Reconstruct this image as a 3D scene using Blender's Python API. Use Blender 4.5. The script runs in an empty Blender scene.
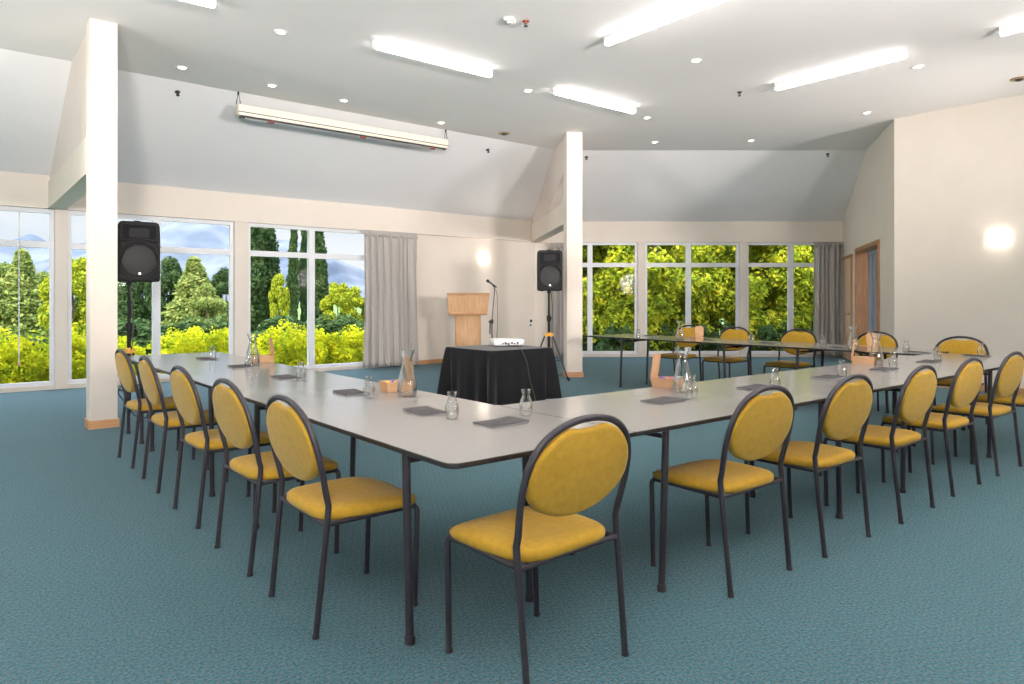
import bpy, math, random
from mathutils import Vector, Matrix, noise as mnoise

scene = bpy.context.scene
COL = scene.collection
PI = math.pi
TH = math.radians(38.92)          # the room's long axis against the viewing direction
CT, ST = math.cos(TH), math.sin(TH)
F, YH, EYE = 697.6, 300.0, 1.3    # focal length in pixels, horizon row, eye height

def W(X, Y, z=None):
    """camera-aligned ground coordinates (right, forward) -> room coordinates"""
    u, v = X * CT + Y * ST, -X * ST + Y * CT
    return (u, v) if z is None else (u, v, z)

def ray(px, py):
    X, Z = (px - 512) / F, (YH - py) / F
    u, v = W(X, 1.0)
    return Vector((u, v, Z))

def on_z(px, py, z):
    d = ray(px, py); k = (z - EYE) / d.z
    return Vector((d.x * k, d.y * k, z))

def on_v(px, py, v):
    d = ray(px, py); k = v / d.y
    return Vector((d.x * k, v, EYE + d.z * k))

def on_u(px, py, u):
    d = ray(px, py); k = u / d.x
    return Vector((u, d.y * k, EYE + d.z * k))

def on_Y(px, py, Y):
    return Vector(W((px - 512) / F * Y, Y, EYE + (YH - py) / F * Y))

# ------------------------------------------------------------------ materials
def mat(name, color=(.8, .8, .8), rough=.5, metal=0., spec=.5, emit=None, estr=0., sheen=0., trans=0., ior=1.45, coat=0.):
    m = bpy.data.materials.new(name); m.use_nodes = True
    b = m.node_tree.nodes['Principled BSDF']
    b.inputs['Base Color'].default_value = (*color, 1)
    b.inputs['Roughness'].default_value = rough
    b.inputs['Metallic'].default_value = metal
    b.inputs['Specular IOR Level'].default_value = spec
    b.inputs['Sheen Weight'].default_value = sheen
    b.inputs['Transmission Weight'].default_value = trans
    b.inputs['IOR'].default_value = ior
    b.inputs['Coat Weight'].default_value = coat
    if emit:
        b.inputs['Emission Color'].default_value = (*emit, 1)
        b.inputs['Emission Strength'].default_value = estr
    return m

def nodes(m):
    return m.node_tree.nodes, m.node_tree.links, m.node_tree.nodes['Principled BSDF']

def noise_color(m, c1, c2, scale=8., detail=4., lo=.35, hi=.65, coord='Object', stretch=None, bump=0., bscale=None):
    n, l, b = nodes(m)
    tc = n.new('ShaderNodeTexCoord'); mp = n.new('ShaderNodeMapping')
    l.new(tc.outputs[coord], mp.inputs['Vector'])
    if stretch: mp.inputs['Scale'].default_value = stretch
    t = n.new('ShaderNodeTexNoise'); t.inputs['Scale'].default_value = scale; t.inputs['Detail'].default_value = detail
    l.new(mp.outputs[0], t.inputs['Vector'])
    r = n.new('ShaderNodeValToRGB')
    r.color_ramp.elements[0].position = lo; r.color_ramp.elements[0].color = (*c1, 1)
    r.color_ramp.elements[1].position = hi; r.color_ramp.elements[1].color = (*c2, 1)
    l.new(t.outputs['Fac'], r.inputs['Fac']); l.new(r.outputs['Color'], b.inputs['Base Color'])
    if bump:
        t2 = n.new('ShaderNodeTexNoise'); t2.inputs['Scale'].default_value = bscale or scale * 4; t2.inputs['Detail'].default_value = 3
        l.new(mp.outputs[0], t2.inputs['Vector'])
        bp = n.new('ShaderNodeBump'); bp.inputs['Strength'].default_value = bump; bp.inputs['Distance'].default_value = .004
        l.new(t2.outputs['Fac'], bp.inputs['Height']); l.new(bp.outputs[0], b.inputs['Normal'])
    return m

M = {}
M['wall'] = noise_color(mat('cream_wall_paint', rough=.75, spec=.25), (.82, .745, .665), (.84, .765, .685), 3, bump=.08, bscale=150)
M['beam'] = noise_color(mat('cream_beam_paint', rough=.6, spec=.3), (.77, .70, .625), (.79, .72, .645), 3)
M['ceiling'] = noise_color(mat('ceiling_paint', rough=.85, spec=.2), (.88, .86, .845), (.89, .87, .855), 2)
M['slope'] = noise_color(mat('sloped_ceiling_paint', rough=.85, spec=.2), (.87, .865, .87), (.88, .875, .88), 2)
M['rafter'] = noise_color(mat('rafter_paint', rough=.8, spec=.2), (.74, .66, .61), (.76, .68, .63), 2)
M['white'] = mat('white_window_frame', (.80, .81, .85), .35)
M['wood'] = noise_color(mat('pine_trim', rough=.45), (.56, .29, .13), (.66, .37, .19), 6, stretch=(1, 1, 8))
M['lectern'] = noise_color(mat('lectern_veneer', rough=.4), (.52, .285, .12), (.63, .37, .18), 5, stretch=(6, 6, .7), bump=.05)
M['door'] = noise_color(mat('light_door_veneer', rough=.5), (.70, .50, .34), (.78, .58, .41), 5, stretch=(5, 5, .6))
M['jamb'] = noise_color(mat('brown_jamb', rough=.5), (.42, .20, .10), (.52, .27, .15), 5, stretch=(5, 5, .6))
M['black'] = noise_color(mat('black_plastic', rough=.65, spec=.3), (.013, .013, .014), (.020, .020, .022), 60, bump=.15, bscale=300)
M['grille'] = mat('speaker_grille', (.020, .020, .021), .6)
M['metal_dark'] = noise_color(mat('charcoal_powder_coat', rough=.38, spec=.5), (.030, .027, .036), (.038, .034, .044), 30)
M['chrome'] = mat('chrome', (.8, .8, .8), .2, 1.)
M['silver'] = mat('silver_badge', (.7, .7, .7), .3, .8)
M['edge'] = mat('dark_table_edging', (.022, .019, .020), .4)
M['paper'] = noise_color(mat('slate_notepad_cover', rough=.8, spec=.15), (.075, .073, .078), (.10, .097, .102), 20)
M['page'] = mat('notepad_pages', (.30, .30, .31), .8)
M['kraft'] = noise_color(mat('kraft_card', rough=.8), (.50, .285, .15), (.58, .35, .195), 12)
M['projector'] = mat('white_projector_shell', (.82, .82, .84), .3)
M['darkgrey'] = mat('dark_port', (.04, .04, .045), .5)
M['orange'] = mat('yellow_stand_collar', (.80, .42, .08), .5)
M['tube'] = mat('lit_tube', (1, 1, 1), .4, emit=(1., .94, .90), estr=11)
M['fitting'] = mat('white_light_fitting', (.85, .84, .82), .4)
M['down'] = mat('lit_downlight', (1, 1, 1), .4, emit=(1., .90, .74), estr=8)
M['sconce'] = mat('lit_sconce', (1, 1, 1), .4, emit=(1., .91, .76), estr=9)
M['brass'] = mat('brass_ring', (.45, .30, .14), .4, .6)
M['screenbox'] = mat('screen_housing', (.80, .74, .64), .45)
M['red'] = mat('red_rubber', (.28, .07, .05), .5)
M['bark'] = noise_color(mat('bark', rough=.9), (.10, .07, .05), (.18, .14, .10), 6)
M['grass'] = noise_color(mat('lawn', rough=.9), (.08, .15, .03), (.16, .24, .05), .6)
M['mountain'] = noise_color(mat('haze_tinted_mountain', rough=1, spec=0), (.115, .135, .17), (.185, .20, .23), .02, 6, .4, .62)  # distance haze put into the bluish rock colour
M['roofwhite'] = mat('white_building', (.78, .80, .82), .6)
M['roofgrey'] = mat('grey_roof', (.35, .37, .40), .6)
for nme, c in (('purple', (.18, .08, .45)), ('yellow', (.80, .55, .08)), ('pink', (.75, .20, .35)), ('blue', (.06, .12, .55)), ('green', (.15, .5, .12))):
    M['sweet_' + nme] = mat('sweet_wrapper_' + nme, c, .3)

# glass of windows: clear with a mirror share that grows at grazing angles
def pane_mat():
    m = bpy.data.materials.new('window_glass'); m.use_nodes = True
    n, l = m.node_tree.nodes, m.node_tree.links; n.clear()
    o = n.new('ShaderNodeOutputMaterial'); mx = n.new('ShaderNodeMixShader')
    t = n.new('ShaderNodeBsdfTransparent'); t.inputs[0].default_value = (.95, .97, .97, 1)
    g = n.new('ShaderNodeBsdfGlossy'); g.inputs['Roughness'].default_value = .02
    fr = n.new('ShaderNodeFresnel'); fr.inputs['IOR'].default_value = 1.09
    l.new(fr.outputs[0], mx.inputs[0]); l.new(t.outputs[0], mx.inputs[1]); l.new(g.outputs[0], mx.inputs[2]); l.new(mx.outputs[0], o.inputs[0])
    return m
M['pane'] = pane_mat()
def tumbler_mat():
    m = bpy.data.materials.new('clear_glassware'); m.use_nodes = True
    n, l = m.node_tree.nodes, m.node_tree.links; n.clear()
    o = n.new('ShaderNodeOutputMaterial'); mx = n.new('ShaderNodeMixShader')
    t = n.new('ShaderNodeBsdfTransparent'); t.inputs[0].default_value = (.985, .99, .99, 1)
    g = n.new('ShaderNodeBsdfGlossy'); g.inputs['Roughness'].default_value = .04
    lw = n.new('ShaderNodeLayerWeight'); lw.inputs[0].default_value = .46
    l.new(lw.outputs['Facing'], mx.inputs[0]); l.new(t.outputs[0], mx.inputs[1]); l.new(g.outputs[0], mx.inputs[2]); l.new(mx.outputs[0], o.inputs[0])
    return m
M['glass'] = tumbler_mat()
M['water'] = tumbler_mat(); M['water'].name = 'drinking_water'

# mustard upholstery with a fine weave
def fabric(name, c1, c2, scale=260, bump=.25, sheen=.3):
    m = mat(name, rough=.85, spec=.2, sheen=sheen)
    n, l, b = nodes(m)
    b.inputs['Sheen Roughness'].default_value = .4
    tc = n.new('ShaderNodeTexCoord')
    a = n.new('ShaderNodeTexNoise'); a.inputs['Scale'].default_value = 40; a.inputs['Detail'].default_value = 5
    l.new(tc.outputs['Object'], a.inputs['Vector'])
    r = n.new('ShaderNodeValToRGB'); r.color_ramp.elements[0].position = .3; r.color_ramp.elements[1].position = .7
    r.color_ramp.elements[0].color = (*c1, 1); r.color_ramp.elements[1].color = (*c2, 1)
    l.new(a.outputs['Fac'], r.inputs['Fac']); l.new(r.outputs[0], b.inputs['Base Color'])
    v = n.new('ShaderNodeTexVoronoi'); v.inputs['Scale'].default_value = scale
    l.new(tc.outputs['Object'], v.inputs['Vector'])
    bp = n.new('ShaderNodeBump'); bp.inputs['Strength'].default_value = bump; bp.inputs['Distance'].default_value = .002
    l.new(v.outputs['Distance'], bp.inputs['Height']); l.new(bp.outputs[0], b.inputs['Normal'])
    return m
M['mustard'] = fabric('mustard_upholstery', (.42, .245, .026), (.50, .298, .034), sheen=.17)
M['curtain'] = fabric('grey_curtain_cloth', (.47, .44, .42), (.53, .50, .475), 500, .15, .1)
M['curtain_blue'] = fabric('blue_grey_curtain_cloth', (.55, .57, .61), (.60, .62, .66), 500, .15, .1)
M['cloth'] = fabric('black_tablecloth', (.010, .010, .012), (.014, .014, .016), 500, .1, .15)

def laminate():
    m = mat('grey_laminate', rough=.16, spec=.95)
    n, l, b = nodes(m)
    tc = n.new('ShaderNodeTexCoord')
    a = n.new('ShaderNodeTexNoise'); a.inputs['Scale'].default_value = 320; a.inputs['Detail'].default_value = 2
    l.new(tc.outputs['Object'], a.inputs['Vector'])
    r = n.new('ShaderNodeValToRGB'); r.color_ramp.elements[0].position = .35; r.color_ramp.elements[1].position = .65
    r.color_ramp.elements[0].color = (.275, .268, .262, 1); r.color_ramp.elements[1].color = (.33, .322, .315, 1)
    l.new(a.outputs['Fac'], r.inputs['Fac']); l.new(r.outputs[0], b.inputs['Base Color'])
    return m
M['laminate'] = laminate()

def carpet():
    m = mat('teal_carpet', rough=.85, spec=.3, sheen=.18)
    n, l, b = nodes(m)
    b.inputs['Sheen Roughness'].default_value = .5
    b.inputs['Sheen Tint'].default_value = (.75, .88, 1, 1)
    tc = n.new('ShaderNodeTexCoord')
    a = n.new('ShaderNodeTexNoise'); a.inputs['Scale'].default_value = 90; a.inputs['Detail'].default_value = 4
    l.new(tc.outputs['Object'], a.inputs['Vector'])
    r = n.new('ShaderNodeValToRGB'); r.color_ramp.elements[0].position = .36; r.color_ramp.elements[1].position = .64
    r.color_ramp.elements[0].color = (.019, .080, .103, 1); r.color_ramp.elements[1].color = (.064, .192, .232, 1)
    l.new(a.outputs['Fac'], r.inputs['Fac'])
    # rust coloured pin dots on a regular grid
    v = n.new('ShaderNodeTexVoronoi'); v.inputs['Scale'].default_value = 30; v.inputs['Randomness'].default_value = .25; v.voronoi_dimensions = '2D'
    mp = n.new('ShaderNodeMapping'); mp.inputs['Rotation'].default_value = (0, 0, .5)
    l.new(tc.outputs['Object'], mp.inputs['Vector']); l.new(mp.outputs[0], v.inputs['Vector'])
    r2 = n.new('ShaderNodeValToRGB'); r2.color_ramp.elements[0].position = .12; r2.color_ramp.elements[1].position = .24
    r2.color_ramp.elements[0].color = (.6, .6, .6, 1); r2.color_ramp.elements[1].color = (0, 0, 0, 1)
    l.new(v.outputs['Distance'], r2.inputs['Fac'])
    mx = n.new('ShaderNodeMix'); mx.data_type = 'RGBA'
    l.new(r2.outputs[0], mx.inputs[0]); l.new(r.outputs[0], mx.inputs[6]); mx.inputs[7].default_value = (.20, .145, .14, 1)
    # broad soft tone changes
    a2 = n.new('ShaderNodeTexNoise'); a2.inputs['Scale'].default_value = .7; a2.inputs['Detail'].default_value = 3
    l.new(tc.outputs['Object'], a2.inputs['Vector'])
    mr = n.new('ShaderNodeMapRange'); mr.inputs[3].default_value = .88; mr.inputs[4].default_value = 1.12
    l.new(a2.outputs['Fac'], mr.inputs[0])
    hs = n.new('ShaderNodeHueSaturation'); l.new(mr.outputs[0], hs.inputs['Value']); l.new(mx.outputs[2], hs.inputs['Color'])
    l.new(hs.outputs[0], b.inputs['Base Color'])
    bp = n.new('ShaderNodeBump'); bp.inputs['Strength'].default_value = .7; bp.inputs['Distance'].default_value = .02
    l.new(a.outputs['Fac'], bp.inputs['Height']); l.new(bp.outputs[0], b.inputs['Normal'])
    return m
M['carpet'] = carpet()

def leaf_mat(name, c1, c2, c3, scale=2.2):
    m = bpy.data.materials.new(name); m.use_nodes = True
    n, l = m.node_tree.nodes, m.node_tree.links; n.clear()
    o = n.new('ShaderNodeOutputMaterial'); mx = n.new('ShaderNodeMixShader'); mx.inputs[0].default_value = .3
    d = n.new('ShaderNodeBsdfDiffuse'); t = n.new('ShaderNodeBsdfTranslucent')
    tc = n.new('ShaderNodeTexCoord'); ns = n.new('ShaderNodeTexNoise'); ns.inputs['Scale'].default_value = scale; ns.inputs['Detail'].default_value = 6; ns.inputs['Roughness'].default_value = .7
    r = n.new('ShaderNodeValToRGB')
    r.color_ramp.elements[0].position = .36; r.color_ramp.elements[0].color = (*c1, 1)
    r.color_ramp.elements[1].position = .64; r.color_ramp.elements[1].color = (*c3, 1)
    e = r.color_ramp.elements.new(.5); e.color = (*c2, 1)
    l.new(tc.outputs['Object'], ns.inputs['Vector']); l.new(ns.outputs['Fac'], r.inputs['Fac'])
    l.new(r.outputs[0], d.inputs[0]); l.new(r.outputs[0], t.inputs[0])
    l.new(d.outputs[0], mx.inputs[1]); l.new(t.outputs[0], mx.inputs[2]); l.new(mx.outputs[0], o.inputs[0])
    return m
M['leaf_yellow'] = leaf_mat('yellow_green_leaves', (.16, .25, .02), (.48, .50, .02), (.80, .70, .03), 3)
M['leaf_mid'] = leaf_mat('fresh_green_leaves', (.07, .12, .02), (.34, .40, .03), (.80, .70, .06), 2.4)
M['leaf_light'] = leaf_mat('pale_green_leaves', (.12, .18, .05), (.30, .35, .10), (.48, .48, .15), 1.6)
M['leaf_dark'] = leaf_mat('dark_green_leaves', (.035, .070, .028), (.075, .125, .045), (.15, .20, .07), 1.6)

# ------------------------------------------------------------------ mesh helpers
class MB:
    def __init__(self): self.v, self.f, self.m = [], [], []; self.mi = 0
    def add(self, vs, fs, tf=None):
        b = len(self.v)
        self.v += [tuple(tf @ Vector(p)) if tf else tuple(p) for p in vs]
        self.f += [tuple(b + i for i in f) for f in fs]; self.m += [self.mi] * len(fs)
        return self
    def box(self, x0, x1, y0, y1, z0, z1, tf=None):
        vs = [(x, y, z) for z in (z0, z1) for y in (y0, y1) for x in (x0, x1)]
        return self.add(vs, [(0, 2, 3, 1), (4, 5, 7, 6), (0, 1, 5, 4), (2, 6, 7, 3), (0, 4, 6, 2), (1, 3, 7, 5)], tf)
    def rbox(self, x0, x1, y0, y1, z0, z1, r=.01, tf=None, seg=3):
        """box with rounded vertical edges and softened top and bottom rims"""
        return self.prism(rrect(x0, x1, y0, y1, r * 2, seg), z0, z1, r, tf)
    def prism(self, out, z0, z1, r=0., tf=None):
        cx = sum(p[0] for p in out) / len(out); cy = sum(p[1] for p in out) / len(out)
        mx = max(max(abs(p[0] - cx) for p in out), 1e-6); my = max(max(abs(p[1] - cy) for p in out), 1e-6)
        lv = [(r, z0), (r * .3, z0 + r * .3), (0, z0 + r), (0, z1 - r), (r * .3, z1 - r * .3), (r, z1)] if r else [(0, z0), (0, z1)]
        vs = []
        for ins, z in lv:
            for x, y in out:
                vs.append((cx + (x - cx) * (1 - ins / mx), cy + (y - cy) * (1 - ins / my), z))
        return self.rings(vs, len(out), len(lv), True, tf)
    def rings(self, vs, n, k, caps=True, tf=None):
        fs = []
        for j in range(k - 1):
            for i in range(n):
                a, b = j * n + i, j * n + (i + 1) % n
                fs.append((a, b, b + n, a + n))
        if caps: fs += [tuple(reversed(range(n))), tuple((k - 1) * n + i for i in range(n))]
        return self.add(vs, fs, tf)
    def lathe(self, prof, n=24, tf=None, caps=False):
        vs = [(r * math.cos(2 * PI * i / n), r * math.sin(2 * PI * i / n), z) for r, z in prof for i in range(n)]
        return self.rings(vs, n, len(prof), caps, tf)
    def tube(self, pts, r, n=10, tf=None, caps=True):
        pts = [Vector(p) for p in pts]; vs = []
        rs = r if isinstance(r, (list, tuple)) else [r] * len(pts)
        prev = None
        for i, p in enumerate(pts):
            t = (pts[min(i + 1, len(pts) - 1)] - pts[max(i - 1, 0)]).normalized()
            if prev is None:
                a = Vector((0, 0, 1)) if abs(t.z) < .9 else Vector((1, 0, 0))
                prev = (a - t * a.dot(t)).normalized()
            else:
                prev = (prev - t * prev.dot(t)).normalized()
            b = t.cross(prev)
            for k in range(n):
                q = 2 * PI * k / n
                vs.append(p + (prev * math.cos(q) + b * math.sin(q)) * rs[i])
        return self.rings(vs, n, len(pts), caps, tf)
    def build(self, name, mats, parent=None, smooth=True, angle=38):
        me = bpy.data.meshes.new(name); me.from_pydata(self.v, [], self.f)
        for m in (mats if isinstance(mats, (list, tuple)) else [mats]): me.materials.append(m)
        me.polygons.foreach_set('material_index', self.m)
        if smooth:
            me.polygons.foreach_set('use_smooth', [True] * len(me.polygons))
            me.set_sharp_from_angle(angle=math.radians(angle))
        me.update()
        o = bpy.data.objects.new(name, me); COL.objects.link(o)
        if parent: o.parent = parent
        return o

def rrect(x0, x1, y0, y1, r, seg=4):
    out = []
    for cx, cy, a0 in ((x1 - r, y1 - r, 0), (x0 + r, y1 - r, PI / 2), (x0 + r, y0 + r, PI), (x1 - r, y0 + r, 1.5 * PI)):
        for i in range(seg + 1):
            a = a0 + PI / 2 * i / seg
            out.append((cx + r * math.cos(a), cy + r * math.sin(a)))
    return out

def spline(pts, sub=6):
    P = [Vector(p) for p in pts]; out = []
    for i in range(len(P) - 1):
        p0, p1, p2, p3 = P[max(i - 1, 0)], P[i], P[i + 1], P[min(i + 2, len(P) - 1)]
        for k in range(sub):
            t = k / sub
            out.append(.5 * ((2 * p1) + (p2 - p0) * t + (2 * p0 - 5 * p1 + 4 * p2 - p3) * t * t + (3 * p1 - p0 - 3 * p2 + p3) * t ** 3))
    out.append(P[-1]); return out

def T(x=0, y=0, z=0, rz=0, rx=0, ry=0):
    return Matrix.Translation((x, y, z)) @ Matrix.Rotation(rz, 4, 'Z') @ Matrix.Rotation(ry, 4, 'Y') @ Matrix.Rotation(rx, 4, 'X')

def tag(o, label, cat, group=None, kind=None):
    o['label'] = label; o['category'] = cat
    if group: o['group'] = group
    if kind: o['kind'] = kind
    return o
def structure(o, label=None):
    o['kind'] = 'structure'
    if label: o['label'] = label
    return o
def thing(name, label, cat, loc=(0, 0, 0), rz=0, group=None):
    o = bpy.data.objects.new(name, None); COL.objects.link(o)
    o.location = loc; o.rotation_euler = (0, 0, rz); o.empty_display_size = .1
    return tag(o, label, cat, group)
def copy_thing(root, loc, rz, label):
    """a copy of a thing with copies of its parts and sub-parts"""
    r = root.copy(); COL.objects.link(r); r.location = loc; r.rotation_euler = (0, 0, rz); r['label'] = label
    for ch in [o for o in bpy.data.objects if o.parent == root]:
        c = ch.copy(); COL.objects.link(c); c.parent = r
        for g in [o for o in bpy.data.objects if o.parent == ch]:
            d = g.copy(); COL.objects.link(d); d.parent = c
    return r

# ------------------------------------------------------------------ room shell
VA, YB = 12.12, 16.0               # window wall on the left, window wall straight ahead
ZC, ZB, ZH = 4.13, 3.05, 2.62      # ceiling, top and bottom of the header beam
C1 = (W((YB * CT - VA) / ST, YB)); XC1 = (YB * CT - VA) / ST
C2 = W(7.57, YB); C3 = (11.5, 4.73)
UF, VE = -7.5, -5.5                # walls behind the camera
VCR, YCR = 9.72, 13.2              # where the flat ceiling turns down
XM1 = (YCR * CT - VCR) / ST
M1 = W(XM1, YCR)
c2v, c3v = Vector(C2), Vector(C3)
def wallC(s): return c2v + (c3v - c2v) * s
X3 = C3[0] * CT - C3[1] * ST; Y3 = C3[0] * ST + C3[1] * CT
sM2 = (YB - YCR) / (YB - Y3)
M2 = wallC(sM2)

b = MB(); fl = [(UF, VE), (11.5, VE), C3, C2, C1, (UF, VA)]
out = [(x, y) for x, y in fl]
b.add([(x, y, 0) for x, y in out] + [(x, y, -.15) for x, y in out], [tuple(range(6)), tuple(reversed(range(6, 12)))] + [(i, i + 6, (i + 1) % 6 + 6, (i + 1) % 6) for i in range(6)])
structure(b.build('floor', M['carpet'], smooth=False), 'teal carpeted floor')

b = MB(); cp = [(UF, VE), (11.5, VE), C3, tuple(M2), M1, (UF, VCR)]
b.add([(x, y, ZC) for x, y in cp] + [(x, y, ZC + .2) for x, y in cp], [tuple(reversed(range(6))), tuple(range(6, 12))] + [(i, (i + 1) % 6, (i + 1) % 6 + 6, i + 6) for i in range(6)])
structure(b.build('ceiling', M['ceiling'], smooth=False), 'flat pale ceiling')
def slope_slab(name, quad, label):
    b = MB(); b.add(list(quad) + [(x, y, z + .2) for x, y, z in quad], [(3, 2, 1, 0), (4, 5, 6, 7), (0, 1, 5, 4), (1, 2, 6, 5), (2, 3, 7, 6), (3, 0, 4, 7)])
    structure(b.build(name, M['slope'], smooth=False), label)
slope_slab('ceiling_left_slope', [(UF, VCR, ZC), (*M1, ZC), (*C1, ZB), (UF, VA, ZB)], 'sloping ceiling over the left windows')
slope_slab('ceiling_far_slope', [(*M1, ZC), (*M2, ZC), (*C2, ZB), (*C1, ZB)], 'sloping ceiling over the far windows')

def frame_tf(p, q):
    """x runs from p to q along the wall, y points outside"""
    d = Vector((q[0] - p[0], q[1] - p[1])); a = math.atan2(d.y, d.x)
    return T(p[0], p[1], 0, a), d.length
TA = T(0, VA, 0, 0)
TB, LB = frame_tf(C1, C2)
TC, LC = frame_tf(C2, C3)          # y points into the wall (away from the room)

# left wall: header, solid part, sill
b = MB(); b.box(UF, C1[0] + .05, -.10, .20, ZH, ZB + .05, TA); structure(b.build('trim_1', M['beam'], smooth=False), 'cream header beam over the left windows')
b = MB(); b.box(6.42, C1[0] + .1, 0, .2, 0, ZH, TA); structure(b.build('wall_left', M['wall'], smooth=False), 'cream wall behind the lectern')
b = MB(); b.box(6.9, C1[0] - .02, -.018, 0, 0, .085, TA); structure(b.build('baseboard_left', M['wood']), 'pine baseboard behind the lectern')
b = MB(); b.box(UF, 6.42, -.06, .16, 0, .06, TA); structure(b.build('trim_2', M['beam'], smooth=False), 'cream sill under the left windows')
# far wall
b = MB(); b.box(-.05, LB + .05, -.10, .20, ZH, ZB + .05, TB); structure(b.build('trim_3', M['beam'], smooth=False), 'cream header beam over the far windows')
b = MB(); b.box(0, .42, 0, .2, 0, ZH, TB); structure(b.build('wall_far', M['wall'], smooth=False), 'narrow cream wall behind the right speaker')
b = MB(); b.box(.42, LB, -.06, .16, 0, .07, TB); structure(b.build('trim_4', M['beam'], smooth=False), 'cream sill under the far windows')

n_trim = [4]; n_win = [0]
def post(tf, x0, x1, z0=.0, z1=ZH):
    n_trim[0] += 1
    b = MB(); b.rbox(x0, x1, -.07, .16, z0, z1, .004, tf)
    structure(b.build('trim_%d' % n_trim[0], M['beam'], smooth=False), 'cream post between windows')
def window(tf, x0, x1, muls, sill=.06):
    """white aluminium window: outer frame, mullions, transom and its panes"""
    n_win[0] += 1
    f = MB(); w = .055; TR0, TR1 = 2.055, 2.15
    f.box(x0, x1, 0, .07, sill, sill + w, tf); f.box(x0, x1, 0, .07, ZH - .06, ZH, tf)
    f.box(x0, x0 + w, 0, .07, sill + w, ZH - .06, tf); f.box(x1 - w, x1, 0, .07, sill + w, ZH - .06, tf)
    xs = [x0 + w]
    for m in muls:
        f.box(m - .055, m + .055, -.01, .075, sill + w, ZH - .06, tf); xs += [m - .055, m + .055]
    xs.append(x1 - w)
    panes = []
    for i in range(0, len(xs), 2):
        f.box(xs[i], xs[i + 1], -.005, .07, TR0, TR1, tf)
        panes += [(xs[i], xs[i + 1], sill + w, TR0), (xs[i], xs[i + 1], TR1, ZH - .06)]
        # little catch on the transom
        f.box(xs[i] + .15, xs[i] + .22, -.02, 0, TR0 + .03, TR0 + .05, tf)
    o = structure(f.build('window_%d' % n_win[0], M['white'], smooth=False), 'white framed window')
    for a, c, z0, z1 in panes:
        g = MB(); g.box(a - .005, c + .005, .035, .041, z0 - .005, z1 + .005, tf); g.build('pane', M['pane'], o, smooth=False)
# posts of the left wall (u positions) and windows between them
for k, (a, c) in enumerate([(-6.68, -6.52), (-4.06, -3.90), (-1.42, -1.26), (1.20, 1.36), (3.74, 3.97)]): post(TA, a, c)
for a, c, ms in [(-6.52, -4.06, [-5.3]), (-3.90, -1.42, [-2.66]), (-1.26, 1.20, [0.0]), (1.36, 3.74, [2.56]), (3.97, 6.42, [5.12])]: window(TA, a, c, ms)
# far wall: local x = X - XC1
for x in (2.96, 5.29): post(TB, x - XC1 - .085, x - XC1 + .085)
for a, c, ms in [(XC1 + .42, 2.875, [1.79]), (3.045, 5.205, [4.05]), (5.375, 7.57, [6.40])]:
    window(TB, a - XC1, c - XC1, [m - XC1 for m in ms], .07)

# wall with the door and the opening on the right
def seg_wall(name, tf, x0, x1, z0, z1, m, th=.16, label=None):
    b = MB(); b.box(x0, x1, 0, th, z0, z1, tf); return structure(b.build(name, m, smooth=False), label)
O0, O1, OH = .366 * LC, .784 * LC, 2.28
b = MB(); sl = sM2 * LC
b.box(O0, O1, 0, .16, OH, ZB, TC); b.box(0, O0, 0, .16, 0, ZB, TC); b.box(O1, LC, 0, .16, 0, ZB, TC)
vs = [(0, 0, ZB), (LC, 0, ZB), (LC, 0, ZC + .1), (sl, 0, ZC + .1), (0, .0, ZB + .1)]
b.add(vs + [(x, .16, z) for x, y, z in vs], [(0, 1, 2, 3, 4), (9, 8, 7, 6, 5)], TC)
structure(b.build('wall_right_angled', M['wall'], smooth=False), 'cream wall with the door and the opening')
b = MB(); b.box(11.5, 11.7, VE, 4.73, 0, ZC + .1); structure(b.build('wall_right', M['wall'], smooth=False), 'cream wall on the right')
b = MB(); b.box(11.482, 11.5, VE, 4.71, 0, .085); structure(b.build('baseboard_right', M['wood']), 'pine baseboard on the right wall')
b = MB(); b.box(O1 + .12, LC, -.018, 0, 0, .085, TC); structure(b.build('baseboard_right_angled', M['wood']), 'pine baseboard beside the opening')
# closed light wood door
d = MB(); d.rbox(.10, 1.40, -.03, .02, .01, 2.20, .006, TC)
dr = structure(d.build('door_1', M['door']), 'light wood door')
f = MB(); f.box(.04, .10, -.035, .03, 0, 2.26, TC); f.box(1.40, 1.46, -.035, .03, 0, 2.26, TC); f.box(.04, 1.46, -.035, .03, 2.20, 2.26, TC)
f.build('door_frame', M['jamb'], dr)
h = MB(); h.tube([(1.28, -.03, 1.0), (1.28, -.08, 1.0), (1.16, -.08, 1.0)], .012, 8, TC); h.lathe([(.028, 0), (.028, .01)], 14, TC @ T(1.28, -.03, 1.0, rx=PI / 2), True)
h.build('door_handle', M['brass'], dr)
# lined opening into the next room
f = MB()
f.box(O0 - .06, O0 + .02, -.03, .2, 0, OH + .06, TC); f.box(O1 - .02, O1 + .07, -.03, .2, 0, OH + .06, TC); f.box(O0, O1, -.03, .2, OH - .02, OH + .06, TC)
structure(f.build('door_2', M['jamb']), 'wood lined opening to the next room')
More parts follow.
